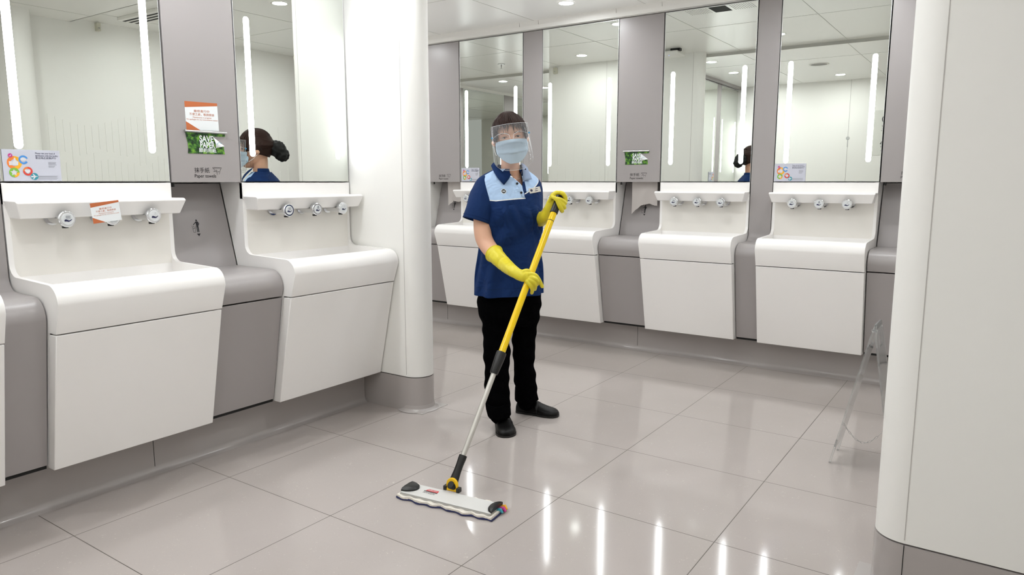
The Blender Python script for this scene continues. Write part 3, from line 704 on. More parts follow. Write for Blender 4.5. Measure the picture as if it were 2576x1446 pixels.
MOPM = mop.matrix_basis.copy() if False else (Matrix.Translation(MC) @ Matrix.Rotation(MR, 4, 'Z'))
def PW(s): return MOPM @ PP(s)
sideW = (MOPM.to_3x3() @ side).normalized(); frW = (MOPM.to_3x3() @ fr).normalized()*fc     # frW points to the viewer side

M_acr = mat('clear_acrylic', (.93, .95, .95), .05, trans=.9, ior=1.45)
sg = empty('floor_sign', (-.415, 3.31, 0))
for s in (-1, 1):
    m = MB(); H_ = .615; lx = .135 if s < 0 else .10
    ang = math.atan2(lx, H_)
    Lg = math.hypot(lx, H_); wd = .10
    out = [(-wd, 0), (-wd+.022, 0), (-wd+.03, .07), (wd-.03, .07), (wd-.022, 0), (wd, 0), (wd, Lg-.06), (wd-.03, Lg), (-wd+.03, Lg), (-wd, Lg-.06)]
    # panel with a hand hole near the top, built as two joined halves
    hole = [(-.045, Lg-.10), (.045, Lg-.10), (.035, Lg-.045), (-.035, Lg-.045)]
    bm = bmesh.new(); th = .0075
    ov = [bm.verts.new((0, p[0], p[1])) for p in out]; hv = [bm.verts.new((0, p[0], p[1])) for p in hole]
    ed = [bm.edges.new((ov[i], ov[(i+1) % len(ov)])) for i in range(len(ov))]+[bm.edges.new((hv[i], hv[(i+1) % 4])) for i in range(4)]
    bmesh.ops.triangle_fill(bm, use_beauty=True, use_dissolve=False, edges=ed)
    bad = [f for f in bm.faces if abs(f.calc_center_median().y) < .034 and Lg-.099 < f.calc_center_median().z < Lg-.046]
    ext = bmesh.ops.extrude_face_region(bm, geom=bm.faces[:]); bmesh.ops.translate(bm, vec=(th, 0, 0), verts=[g_ for g_ in ext['geom'] if isinstance(g_, bmesh.types.BMVert)])
    bmesh.ops.recalc_face_normals(bm, faces=bm.faces[:])
    me = bpy.data.meshes.new('panel'); bm.to_mesh(me); bm.free(); me.materials.append(M_acr)
    o = bpy.data.objects.new('panel', me); COL.objects.link(o); o.parent = sg
    o.location = (s*lx+(.0 if s > 0 else -.0), 0, .002); o.rotation_euler = (0, -s*ang, 0)
m = MB(); ch = [Vector((-.095+.165*t, -.075, .185-.075*math.sin(PI*t))) for t in [i/13 for i in range(14)]]
for i in range(13):
    a, b = ch[i], ch[i+1]; c_ = (a+b)/2; d_ = (b-a).normalized(); up = Vector((0, 1, 0)) if i % 2 else d_.cross(Vector((0, 1, 0)))
    m.tube([c_+d_*.0085*math.cos(t)+up*.0036*math.sin(t) for t in [2*PI*k_/10 for k_ in range(10)]], .0008, 6, closed=True)
m.build('chain', M_steel, sg)
m = MB()
for y in (-.07, .07): m.cyl((-.010, y, .592), (.014, y, .592), .004, n=12)
m.build('hinge', M_acr, sg)
tag(sg, 'clear acrylic A-frame floor sign with chain, standing beside the right partition', 'floor sign')

# ------------------------------------------------------------------ the person
from mathutils.bvhtree import BVHTree
M_skin = mat('skin', hexc('d6a78c'), .5, bump=(180, .12, .001))
M_skin.node_tree.nodes['Principled BSDF'].inputs['Subsurface Weight'].default_value = .12
M_skin.node_tree.nodes['Principled BSDF'].inputs['Subsurface Scale'].default_value = .01
M_hair = mat('dark_brown_hair', hexc('2b1812'), .5, bump=(500, .35, .0015), spec=.25)
M_trs = mat('black_trousers', hexc('050506'), .95, bump=(40, .3, .01), spec=.02)
M_shoe = mat('black_leather', hexc('070606'), .42, spec=.25, bump=(150, .12, .001))
M_glove = mat('yellow_rubber', hexc('d9ca2e'), .42, bump=(35, .35, .006))
M_mask = mat('pale_blue_mask', hexc('b4cadb'), .85, bump=(700, .15, .0005))
M_eye = mat('eye_white', hexc('b9aca4'), .3); M_iris = mat('iris', hexc('2a1c18'), .2)
M_blue = mat('blue_rivet', hexc('2b9bd6'), .3)
M_navy = mat('navy_pique', hexc('112b57'), .82, bump=(28, .35, .012), spec=.2)
M_sky = mat('sky_pique', hexc('a9c3e3'), .82, spec=.2)
M_inner = mat('collar_inner', hexc('8fa0bd'), .85)
M_badge = mat('badge_plate', hexc('cfcbc4'), .35)
# clear sheet of the visor: mostly see-through with a faint glossy coat
def clear(name, tint, gl):
    m = bpy.data.materials.new(name); m.use_nodes = True; t = m.node_tree; t.nodes.clear()
    o = t.nodes.new('ShaderNodeOutputMaterial'); tr = t.nodes.new('ShaderNodeBsdfTransparent'); g_ = t.nodes.new('ShaderNodeBsdfGlossy'); mx = t.nodes.new('ShaderNodeMixShader'); lw = t.nodes.new('ShaderNodeLayerWeight')
    tr.inputs[0].default_value = (*tint, 1); g_.inputs['Roughness'].default_value = .06; lw.inputs['Blend'].default_value = gl
    df = t.nodes.new('ShaderNodeBsdfDiffuse'); df.inputs[0].default_value = (.75, .77, .8, 1); m2 = t.nodes.new('ShaderNodeMixShader'); m2.inputs[0].default_value = .13
    t.links.new(tr.outputs[0], m2.inputs[1]); t.links.new(df.outputs[0], m2.inputs[2])
    t.links.new(lw.outputs['Fresnel'], mx.inputs[0]); t.links.new(m2.outputs[0], mx.inputs[1]); t.links.new(g_.outputs[0], mx.inputs[2]); t.links.new(mx.outputs[0], o.inputs[0]); return m
M_visor = clear('clear_visor', (.93, .93, .93), .12)
M_clearp = mat('clear_frame', (.9, .92, .93), .15, alpha=.45)

per = empty('person', WC(-.01, 3.48, 0))
PI_ = per.matrix_basis.inverted() if False else Matrix.Translation(-WC(-.01, 3.48, 0))
def L(v): return PI_ @ Vector(v)

def catmull(keys, n):
    """keys: list of tuples of numbers/Vectors -> n samples"""
    k = len(keys); out = []
    for i in range(n):
        t = (k-1)*i/(n-1); j = min(int(t), k-2); u = t-j
        p = [keys[max(j-1, 0)], keys[j], keys[j+1], keys[min(j+2, k-1)]]
        r = []
        for a, b, c, d in zip(*p):
            r.append(b*1.0+(c-a)*(.5*u)+(a*2-b*5+c*4-d)*(.5*u*u)+(d-a+(b-c)*3)*(.5*u*u*u))
        out.append(tuple(r))
    return out
def chain_tube(mb, keys, n=24, seg=20, sub=4, flat=None):
    """keys (px,py,D,r) -> smooth tapered limb in person space"""
    pts = [(L(W(k[0], k[1], k[2])), k[3]) for k in keys]
    s = catmull([(p.x, p.y, p.z, r) for p, r in pts], n)
    P_ = [Vector(q_[:3]) for q_ in s]; Rr = [max(q_[3], .001) for q_ in s]
    # rounded ends
    d0 = (P_[0]-P_[1]).normalized(); d1 = (P_[-1]-P_[-2]).normalized()
    P_ = [P_[0]+d0*Rr[0]*f for f in (.95, .8, .45)]+P_+[P_[-1]+d1*Rr[-1]*f for f in (.45, .8, .95)]
    Rr = [Rr[0]*f for f in (.3, .6, .89)]+Rr+[Rr[-1]*f for f in (.89, .6, .3)]
    mb.tube(P_, Rr, seg)
def fuse(mb, voxel, smooth_it, name, mt, parent, factor=.5, disp=None):
    me = bpy.data.meshes.new('tmp'); me.from_pydata(mb.v, [], mb.f)
    bm = bmesh.new(); bm.from_mesh(me); bmesh.ops.recalc_face_normals(bm, faces=bm.faces[:]); bm.to_mesh(me); bm.free()
    o = bpy.data.objects.new('tmp', me); COL.objects.link(o)
    r = o.modifiers.new('r', 'REMESH'); r.mode = 'VOXEL'; r.voxel_size = voxel
    s = o.modifiers.new('s', 'SMOOTH'); s.iterations = smooth_it; s.factor = factor
    dg = bpy.context.evaluated_depsgraph_get(); dg.update()
    out = bpy.data.meshes.new_from_object(o.evaluated_get(dg)); bpy.data.objects.remove(o)
    if disp:
        nn = [(v.co.copy(), v.normal.copy()) for v in out.vertices]
        out.vertices.foreach_set('co', [x for c_, n_ in nn for x in (c_+disp(c_, n_))])
    out.materials.clear(); out.materials.append(mt)
    out.polygons.foreach_set('use_smooth', [True]*len(out.polygons))
    out.update()
    ob = bpy.data.objects.new(name, out); COL.objects.link(ob); ob.parent = parent
    return ob

# head frame
HC = W(1283, 348, 3.44); roll = R(7.5); yaw = R(4)
right0 = Vector((CC, CS, 0)); fwd0 = Vector((CS, -CC, 0)); up0 = Vector((0, 0, 1))
Fv = (fwd0*math.cos(yaw)+right0*math.sin(yaw)).normalized(); r1 = (right0*math.cos(yaw)-fwd0*math.sin(yaw)).normalized()
Rv = (r1*math.cos(roll)+up0*math.sin(roll)).normalized(); Uv = (up0*math.cos(roll)-r1*math.sin(roll)).normalized()
def Hd(r, f, u): return L(HC+Rv*r+Fv*f+Uv*u)
SK = [(-.116, .020, .070, .030), (-.106, .036, .083, .012), (-.088, .049, .088, -.030), (-.062, .058, .089, -.058), (-.03, .065, .090, -.078), (0, .070, .090, -.090), (.03, .073, .090, -.096), (.06, .070, .080, -.092), (.085, .056, .060, -.073), (.102, .034, .033, -.045), (.109, .012, .010, -.018)]
def sk(u):
    u = max(min(u, SK[-1][0]), SK[0][0])
    for a, b in zip(SK, SK[1:]):
        if u <= b[0]:
            t = (u-a[0])/(b[0]-a[0]); return [a[i]+(b[i]-a[i])*t for i in (1, 2, 3)]
def skull(az, u, off=0.):
    """az 0 = front, + = image right"""
    w_, f_, b_ = sk(u); mid = (f_+b_)/2; hf = (f_-b_)/2
    ex = .85
    s_, c_ = math.sin(az), math.cos(az)
    r = math.copysign(abs(s_)**ex, s_)*(w_+off); f = mid+math.copysign(abs(c_)**ex, c_)*(hf+off)
    return r, f
m = MB(); keys = catmull(SK, 34); rings = []
for q_ in keys:
    u = q_[0]; ring = []
    for i in range(48):
        az = 2*PI*i/48; r, f = skull(az, u)
        if math.cos(az) > 0:
            f += .017*math.exp(-(r/.011)**2-((u+.028)/.02)**2)
            for sx_ in (-1, 1): f -= .007*math.exp(-((r-sx_*.031)/.014)**2-((u-.002)/.011)**2); f += .003*math.exp(-((r-sx_*.03)/.02)**2-((u-.022)/.008)**2)
        ring.append(Hd(r, f, u))
    rings.append(ring)
m.rings(rings)
for s in (-1, 1): m.ball(Hd(s*.073, -.008, -.012), .017, 12, 10)
# neck, chest core, arms, legs (one body under the clothes)
chain_tube(m, [(1283, 385, 3.46, .046), (1284, 415, 3.46, .045), (1285, 440, 3.46, .049), (1286, 462, 3.47, .07)], 14, 28)
NKC = None
chain_tube(m, [(1286, 478, 3.465, .065), (1284, 560, 3.47, .085), (1284, 650, 3.47, .08), (1284, 730, 3.48, .075)], 16, 28)
chain_tube(m, [(1246, 478, 3.42, .036), (1224, 484, 3.41, .036), (1213, 515, 3.385, .038), (1213, 560, 3.37, .041), (1215, 590, 3.35, .0405), (1223, 612, 3.33, .0395), (1241, 636, 3.28, .036), (1262, 658, 3.22, .031), (1296, 684, 3.14, .024)], 34, 24)
chain_tube(m, [(1322, 478, 3.52, .036), (1338, 484, 3.55, .030), (1341, 520, 3.565, .030), (1343, 556, 3.54, .029), (1349, 560, 3.49, .029), (1366, 548, 3.40, .028), (1378, 530, 3.33, .024)], 30, 20)
chain_tube(m, [(1262, 745, 3.48, .055), (1250, 880, 3.44, .042), (1254, 1020, 3.44, .03), (1262, 1050, 3.44, .028)], 24, 20)
chain_tube(m, [(1308, 745, 3.50, .055), (1319, 880, 3.56, .038), (1322, 990, 3.615, .028), (1323, 1010, 3.62, .028)], 24, 20)
body = fuse(m, .0036, 6, 'body', M_skin, per)

# eyes, brows
for s in (-1, 1):
    cx, cu = s*.0315, .0005
    _, f_ = skull(math.asin(max(-1, min(1, cx/.07))), cu); f_ -= .0022
    m = MB(); al = [(cx+.0138*math.cos(t), cu+(.0040 if math.sin(t) > 0 else .0030)*math.sin(t)) for t in [2*PI*i/20 for i in range(20)]]
    ctr = Hd(cx, f_+.0025, cu); ring = [Hd(a, f_-.6*abs(a-cx)**1*.12, b) for a, b in al]
    m.add([ctr]+ring, [(0, 1+i, 1+(i+1) % 20) for i in range(20)]); m.build('eye', M_eye, per, smooth=180)
    m = MB(); m.ball(Hd(cx-.0008, f_+.0005, cu+.0003), (.0064, .0022, .0037), 14, 8); m.build('iris', M_iris, per)
    for nm, du, th, ww in (('eyelid', .0045, .0011, .0145), ('eyebrow', .0205, .0013, .017)):
        m = MB(); m.tube([Hd(cx+ww*t, skull(math.asin(max(-1, min(1, (cx+ww*t)/.072))), cu+du)[1]+(-.001 if nm == 'eyelid' else .003), cu+du-(.0035 if nm == 'eyelid' else .004)*t*t*(1.0)) for t in [-1+i/4 for i in range(9)]], [th*.4]+[th]*7+[th*.4], 6)
        m.build(nm, M_hair, per)

def hs(az, u, off=.0):
    if u < .025: return skull(az, u, .0125+off)
    k_ = math.sqrt(max(0.0004, 1-((u-.012)/(.112+off))**2)); s_, c_ = math.sin(az), math.cos(az)
    w1, f1 = skull(az, .025, .0125+off)
    b = min(1, (u-.025)/.03); ww = math.copysign(abs(s_)**.9, s_)*(.0855+off)*k_; ff = -.004+math.copysign(abs(c_)**.9, c_)*(.106+off)*k_
    return w1+(ww-w1)*b, f1+(ff-f1)*b
# hair: cap, bangs, swept-back sides, netted bun
m = MB(); rings = []
for i in range(30):
    u = -.055+.1788*(1-(1-i/29)**1.6); ring = []
    for j in range(56):
        az = 2*PI*j/56; a = abs((az+PI) % (2*PI)-PI)
        lowlim = .058 if a < R(58) else .058-(a-R(58))/R(42)*.085 if a < R(100) else -.027-(a-R(100))/R(80)*.028
        uu = max(u, lowlim); r, f = hs(az, uu)
        if u < lowlim-.012: r, f = skull(az, uu, -.004)
        ring.append(Hd(r, f, uu))
    rings.append(ring)
m.rings(rings)
hair = m.build('hair', M_hair, per, smooth=180)
m = MB(); rnd = random.Random(11)
def strand(pts, r0): m.tube(pts, [r0*.6]+[r0]*(len(pts)-3)+[r0*.7, r0*.15], 5)
for i in range(120):
    az = R(-70+140*i/119+rnd.uniform(-2, 2)); end = .046+rnd.uniform(-.012, .010)
    if i % 3 == 0: end = .022+rnd.uniform(-.008, .012)
    if abs(az) > R(46): end = .015+rnd.uniform(-.03, .012)
    pts = []; sw = rnd.uniform(-.07, .07)
    for k_ in range(9):
        t = k_/8; u = .119+(end-.119)*(t**1.4)
        a_ = az*(.6+.4*min(1, t*1.9))+sw*t
        r, f = hs(a_, u, .0008+.001*math.sin(i*1.7)); pts.append(Hd(r, f, u))
    strand(pts, .0016+rnd.random()*.0010)
for i in range(90):          # crown strands combed back to the bun
    az = R(-75+150*i/89+rnd.uniform(-1, 1)); pts = []
    for k_ in range(10):
        t = k_/9; x0 = math.sin(az)*.068; f0 = .050*math.cos(az)-.0; ff = f0+(-.085-f0)*t; xx = x0*(1-.55*t*t)*(1+.25*math.sin(PI*t)); 
        k2 = min(.97, (xx/.084)**2+((ff+.008)/.104)**2); uu = .0125+.112*math.sqrt(1-k2)
        pts.append(Hd(xx, ff, uu))
    strand(pts, .0022)
for i in range(60):
    sd = -1 if i % 2 else 1; st = .10-.115*(i//2)/30
    pts = []
    for k_ in range(9):
        t = k_/8; az = sd*(R(52)+(R(178)-R(52))*t); u = st+(.03-st)*t*.8-.02*math.sin(PI*t)*(.5 if st > .05 else -.2)
        r, f = hs(az, u, .0005); pts.append(Hd(r, f, u))
    strand(pts, .003)
m.build('hair_strands', M_hair, hair, smooth=180)
m = MB(); rnd = random.Random(4)
for i in range(9):
    s = -1 if i < 6 else 1; p0 = (s*(.072+rnd.random()*.006), .035+rnd.uniform(-.02, .015), .01)
    pts = [Hd(p0[0]+s*.004*math.sin(t*3+i)*t, p0[1], p0[2]-t*(.10+.05*rnd.random())) for t in [k_/7 for k_ in range(8)]]
    m.tube(pts, [.00035]*7+[.0001], 4)
m.build('loose_strands', M_hair, hair, smooth=180)
m = MB(); m.ball(Hd(0, -.125, .0), .052, 24, 16); m.ball(Hd(.0, -.152, -.034), .044, 24, 16); m.ball(Hd(0, -.09, .012), .045, 24, 16)
def crinkle(c, n_): return n_*(.0025*math.sin(c.x*160)*math.sin(c.z*190)+.002*math.sin(c.y*240))
bun = fuse(m, .004, 8, 'hair_net_bun', M_blackgauze, hair, disp=crinkle)
m = MB(); m.tube([Hd(-.079, -.02, .045), Hd(-.083, -.025, .03), Hd(-.083, -.03, .012), Hd(-.08, -.034, 0)], .0025, 8); m.build('hair_clip', M_blackpl, hair)

# mask with pleats and loops
MK = [(-.014, .071), (-.024, .074), (-.045, .075), (-.066, .073), (-.082, .064), (-.098, .051), (-.110, .036), (-.119, .020)]
m = MB(); nu, nv = 30, 34; rows = []
for j in range(nv+1):
    t = j/nv; q_ = catmull(MK, nv+1)[j]; u, hw = q_
    fc_ = .112+.010*math.exp(-((u+.03)/.022)**2) if u > -.07 else .112+(u+.07)*.25
    row = []
    for i in range(nu+1):
        x = hw*(-1+2*i/nu); ux = u+.004*(1-(x/.078)**2)*(1-t)
        fx_ = fc_-11.5*x*x-(.0 if abs(x) < .05 else (abs(x)-.05)*.35)
        ple = 0.
        for pl in (-.038, -.066):
            uu = ux-(pl+.020*(1-(x/.078)**2)*(-.35 if pl < -.05 else .55)); ple += (.0065*(1-uu/.020) if 0 < uu < .020 else 0)
        row.append(Hd(x, fx_+ple, ux))
    rows.append(row)
v = [p for r in rows for p in r]
m.add(v, [(j*(nu+1)+i, j*(nu+1)+i+1, (j+1)*(nu+1)+i+1, (j+1)*(nu+1)+i) for j in range(nv) for i in range(nu)])
mask = m.build('face_mask', M_mask, per, smooth=180)
so = mask.modifiers.new('s', 'SOLIDIFY'); so.thickness = .0012
m = MB()
for s in (-1, 1):
    for u0 in (-.012, -.072): m.tube([Hd(s*.076, .045, u0), Hd(s*.080, .02, u0*.7-.005), Hd(s*.080, -.012, -.012+(.018 if u0 > -.05 else -.012))], .0011, 6)
m.build('ear_loop', M_paper, mask)

# visor on a clear spectacle frame
m = MB(); nu, nv = 32, 20; rows = []
for j in range(nv+1):
    t = j/nv; row = []
    hw = .0845 if t < .8 else .0845-.026*((t-.8)/.2)**2
    for i in range(nu+1):
        a = -1+2*i/nu; u = .058-.208*t*(1-.06*abs(a)**3)
        row.append(Hd(a*hw*(1+.10*t), .142-.088*a*a-.0*t+.012*t, u))
    rows.append(row)
v = [p for r in rows for p in r]
m.add(v, [(j*(nu+1)+i, j*(nu+1)+i+1, (j+1)*(nu+1)+i+1, (j+1)*(nu+1)+i) for j in range(nv) for i in range(nu)])
vis = m.build('face_visor', M_visor, per, smooth=180)
ed = [r[0] for r in rows]+rows[-1][1:]+[r[-1] for r in rows[::-1]][1:]+rows[0][::-1][1:-1]
m = MB(); m.tube(ed, .0009, 5, closed=True); m.build('visor_edge', M_clearp, vis)
m = MB()
for s in (-1, 1):
    m.tube([Hd(s*(.010+.066*t), .116-.045*t*t, .004+.017*math.sin(PI*(.12+.76*t))) for t in [i/10 for i in range(11)]], .0013, 6)
    m.tube([Hd(s*(.010-.002*t), .116, .010-.018*t) for t in [i/4 for i in range(5)]], .0013, 6)
    m.tube([Hd(s*(.076+.003*t), .071-.085*t, .010+.002*t) for t in [i/6 for i in range(7)]], .0014, 6)
m.build('spectacle_frame', M_clearp, vis)
for s in (-1, 1):
    m = MB(); m.ball(Hd(s*.0862, .055, .010+.002*s), (.0045, .0045, .0045), 12, 8); m.build('rivet', M_blue, vis)

# ---- polo shirt
psi = R(24); tu = (right0*math.cos(psi)-fwd0*math.sin(psi)).normalized(); tf = (fwd0*math.cos(psi)+right0*math.sin(psi)).normalized()
# y px, left px, right px, depth of centre, half depth
TR = [(426, 1245, 1320, 3.465, .052), (434, 1230, 1333, 3.465, .060), (444, 1213, 1346, 3.465, .073), (456, 1203, 1356, 3.465, .088), (480, 1200, 1360, 3.462, .104), (510, 1207, 1360, 3.458, .114), (540, 1209, 1360, 3.455, .120), (575, 1210, 1356, 3.46, .114), (610, 1209, 1353, 3.465, .108), (650, 1205, 1355, 3.468, .108), (690, 1200, 1360, 3.47, .112), (722, 1198, 1364, 3.47, .114), (738, 1197, 1366, 3.47, .115)]
SEG, NR = 200, 170
def torso_ring(q_, i):
    y, xl, xr, D, hd = q_
    c = W((xl+xr)/2, y, D); hw_s = (W(xr, y, D)-W(xl, y, D)).length/2
    w_ = math.sqrt(max(hw_s**2-(hd*math.sin(psi))**2, .0004))/math.cos(psi)
    return c, w_, hd
rings = []; uvs = []; ZT = 1.183; JL = int((.10+PI)/(2*PI)*SEG); JR = JL+1; TJL, TJR = 2*PI*JL/SEG-PI, 2*PI*JR/SEG-PI
ks = catmull(TR, NR)
for k_, q_ in enumerate(ks):
    c, w_, hd = torso_ring(q_, k_); ring = []; z = c.z
    for j in range(SEG):
        th = 2*PI*j/SEG-PI
        if z > ZT:
            tl, tr = .11-(z-ZT)*5.0, .13+(z-ZT)*2.2
            th = -PI+(th+PI)*(tl+PI)/(TJL+PI) if j <= JL else PI-(PI-th)*(PI-tr)/(PI-TJR) if j >= JR else tl+(tr-tl)*(j-JL)/(JR-JL)
        s_, c_ = math.sin(th), math.cos(th); ex = .86
        a = math.copysign(abs(s_)**ex, s_)*w_; b = math.copysign(abs(c_)**ex, c_)*hd
        # bust, folds
        if c_ > 0:
            for sx_ in (-1, 1): b += .012*math.exp(-((th-sx_*.55)/.38)**2-((z-1.06)/.06)**2)
        fall = min(1, max(0, (1.05-z)/.25))
        fold = .0060*fall*math.sin(5*th+1.5+6*(z))+.0042*fall*math.sin(9*th-14*z)
        if -1.6 < th < 1.3: fold += .0075*math.sin((z-.12*th)*38+1.2)*math.exp(-((z-.93)/.07)**2)+.0055*math.sin((z+.35*th)*52)*math.exp(-((z-1.02)/.05)**2)*max(0, math.sin(th+1.2))
        fold *= 1.35
        p = c+tu*(a*(1+fold/.14))+tf*(b+fold)
        ring.append(L(p)); 
        uvs.append((th, z))
    rings.append(ring)
m = MB(); m.rings(rings, caps=False)
fs = []
for f in m.f:
    js = sorted(i % SEG for i in f)
    if js[0] == JL and js[-1] == JR and min(uvs[i][1] for i in f) > ZT-.002: continue
    fs.append(f)
m.f = fs; m.mi = [0]*len(fs)
vmap = list(uvs)
# shirt colour pattern: a light yoke with white piping, cut into the garment by its own surface coordinates
M_shirt = mat('two_tone_pique', (.1, .1, .3), .82, spec=.2)
q = NT(M_shirt); uvn = q.n('ShaderNodeUVMap'); uvn.uv_map = 'cloth'; sp = q.n('ShaderNodeSeparateXYZ'); q.l(uvn.outputs[0], sp.inputs[0])
TH = q.m('SUBTRACT', q.m('MULTIPLY', sp.outputs[0], 8.0), 4.0); ZZ = q.m('MULTIPLY', sp.outputs[1], 2.0)
lowR = q.m('ADD', 1.112, q.m('MULTIPLY', q.m('ABSOLUTE', q.m('ADD', TH, .75)), .012))
lowL = q.m('ADD', 1.142, q.m('MULTIPLY', q.m('SUBTRACT', TH, .15), .075))
isL = q.m('GREATER_THAN', TH, .15)
low = q.m('ADD', q.m('MULTIPLY', isL, lowL), q.m('MULTIPLY', q.m('SUBTRACT', 1.0, isL), lowR))
dz = q.m('SUBTRACT', ZZ, low)
inside = q.m('MULTIPLY', q.m('MULTIPLY', q.m('GREATER_THAN', dz, 0.0), q.m('GREATER_THAN', TH, -1.40)), q.m('LESS_THAN', TH, 1.30))
pipe = q.m('MULTIPLY', q.m('MULTIPLY', q.m('LESS_THAN', q.m('ABSOLUTE', dz), .0022), q.m('GREATER_THAN', TH, -1.40)), q.m('LESS_THAN', TH, 1.30))
hemL = q.m('LESS_THAN', q.m('ABSOLUTE', q.m('SUBTRACT', ZZ, .700)), .0008)
plk = q.m('MULTIPLY', q.m('MULTIPLY', q.m('LESS_THAN', q.m('ABSOLUTE', q.m('SUBTRACT', TH, .17)), .05), q.m('GREATER_THAN', ZZ, 1.105)), q.m('LESS_THAN', ZZ, 1.20))
inside = q.m('MULTIPLY', inside, q.m('SUBTRACT', 1.0, q.m('MULTIPLY', q.m('GREATER_THAN', ZZ, 1.226), q.m('MULTIPLY', q.m('GREATER_THAN', TH, -.55), q.m('LESS_THAN', TH, .62)))))
cA = q.mix(inside, hexc('112c5a'), hexc('aec8e8')); cB = q.mix(plk, cA, hexc('112c5a')); cC = q.mix(pipe, cB, hexc('e8e8e6')); cD = q.mix(hemL, cC, hexc('0e2547')); q.l(cD, q.b.inputs['Base Color'])
tcn = q.n('ShaderNodeTexCoord'); nz = q.n('ShaderNodeTexNoise'); nz.inputs['Scale'].default_value = 14; nz.inputs['Detail'].default_value = 2; nz.inputs['Distortion'].default_value = .8
q.l(tcn.outputs['Object'], nz.inputs['Vector']); bp = q.n('ShaderNodeBump'); bp.inputs['Strength'].default_value = .6; bp.inputs['Distance'].default_value = .03; q.l(nz.outputs['Fac'], bp.inputs['Height']); q.l(bp.outputs['Normal'], q.b.inputs['Normal'])
me = bpy.data.meshes.new('polo_shirt'); me.from_pydata([tuple(v) for v in m.v], [], m.f); me.materials.append(M_shirt)
uvl = me.uv_layers.new(name='cloth')
for p in me.polygons:
    ths = [vmap[i][0] for i in p.vertices]; wrap = max(ths)-min(ths) > 3
    for li, vi in zip(p.loop_indices, p.vertices):
        t_, z_ = vmap[vi]; t_ = t_+2*PI if (wrap and t_ < 0) else t_
        uvl.data[li].uv = ((t_+4)/8, z_/2)
me.polygons.foreach_set('use_smooth', [True]*len(me.polygons)); me.update()
shirt = bpy.data.objects.new('polo_shirt', me); COL.objects.link(shirt); shirt.parent = per
so = shirt.modifiers.new('s', 'SOLIDIFY'); so.thickness = .0025; so.offset = -1
bvh = BVHTree.FromPolygons([tuple(v) for v in m.v], m.f)
def on(px, py, off=.003):
    o_ = L((0, 0, CAM_H)); d = (L(W(px, py, 3.4))-o_).normalized(); h = bvh.ray_cast(o_, d)
    p = h[0] if h[0] is not None else L(W(px, py, 3.37))
    return p-d*off
def sleeve(keys, name):
    """keys (px,py,D,rx,ry)"""
    pts = [(L(W(k_[0], k_[1], k_[2])), k_[3], k_[4]) for k_ in keys]
    s = catmull([(p.x, p.y, p.z, a, b) for p, a, b in pts], 26); rings = []
    for i, q_ in enumerate(s):
        p = Vector(q_[:3]); d = (Vector(s[min(i+1, 25)][:3])-Vector(s[max(i-1, 0)][:3])).normalized()
        b_ = tf-d*tf.dot(d); b_.normalize(); a_ = d.cross(b_).normalized()
        rings.append([p+a_*q_[3]*math.cos(t)*(1+.03*math.sin(3*t+i*.3))+b_*q_[4]*math.sin(t) for t in [2*PI*k_/40 for k_ in range(40)]])
    mb = MB(); mb.rings(rings, caps=False); o = mb.build(name, M_navy, shirt, smooth=180)
    s_ = o.modifiers.new('s', 'SOLIDIFY'); s_.thickness = .003; s_.offset = -1
    rr = rings[-3]; mb = MB(); mb.tube([p+(p-Vector(s[-3][:3])).normalized()*.001 for p in rr], .0012, 5, closed=True); mb.build('hem', M_navy, o)
    return o
sleeve([(1211, 453, 3.43, .020, .040), (1212, 462, 3.42, .034, .056), (1213, 480, 3.41, .050, .064), (1210, 505, 3.395, .060, .068), (1206, 530, 3.38, .066, .069), (1199, 556, 3.372, .068, .068)], 'sleeve')
sleeve([(1350, 453, 3.53, .010, .03), (1350, 462, 3.535, .018, .042), (1350, 480, 3.55, .024, .048), (1349, 510, 3.56, .027, .05), (1345, 545, 3.565, .031, .052)], 'sleeve')
# side slit edge
m = MB(); m.tube([on(1225, 700, .001), on(1226, 720, .001), on(1228, 737, .001)], .0016, 6); m.build('side_slit', M_trs, shirt)
# collar
def flap(pts, mt, name, off=.006, th=.0025):
    """pts rows of pixels laid on the shirt"""
    mb = MB(); n_ = len(pts[0]); v = [on(*p, off) if len(p) == 2 else (L(W(*p))) for r in pts for p in r]
    mb.add(v, [(j*n_+i, j*n_+i+1, (j+1)*n_+i+1, (j+1)*n_+i) for j in range(len(pts)-1) for i in range(n_-1)])
    o = mb.build(name, mt, shirt, smooth=180); s_ = o.modifiers.new('s', 'SOLIDIFY'); s_.thickness = th
    b = o.modifiers.new('b', 'SUBSURF'); b.levels = 1; b.render_levels = 1; b.subdivision_type = 'SIMPLE'; return o
D1 = 3.37
flap([[(1243, 408, 3.42), (1252, 420, 3.385), (1264, 431, 3.365), (1276, 436, 3.358), (1286, 438, 3.36)],
      [(1238, 412, 3.41), (1247, 428, 3.375), (1258, 442, 3.352), (1270, 449, 3.345), (1281, 449, 3.352)],
      [(1235, 417, 3.405), (1243, 434, 3.372), (1253, 449, 3.35), (1263, 460, 3.343), (1268, 465, 3.343)]], M_navy, 'collar')
flap([[(1311, 409, 3.45), (1314, 422, 3.43), (1315, 436, 3.41), (1316, 452, 3.395)],
      [(1319, 413, 3.455), (1323, 426, 3.43), (1324, 440, 3.405), (1320, 454, 3.39)],
      [(1327, 421, 3.46), (1331, 431, 3.44), (1335, 441, 3.42), (1338, 450, 3.41)]], M_inner, 'collar')
m = MB(); m.rings([[L(HC+Vector((0, 0, -.155+dz_))+right0*((.058+g_)*math.cos(t))+fwd0*(-.012+(.056+g_)*math.sin(t))) for t in [PI*.93+PI*1.14*i/30 for i in range(31)]] for dz_, g_ in ((.035, .0), (.02, .004), (.0, .010), (-.02, .018))], caps=False, closed=False)
m.f = [f for f in m.f if not (0 in [i % 31 for i in f] and 30 in [i % 31 for i in f])]; m.mi = [0]*len(m.f)
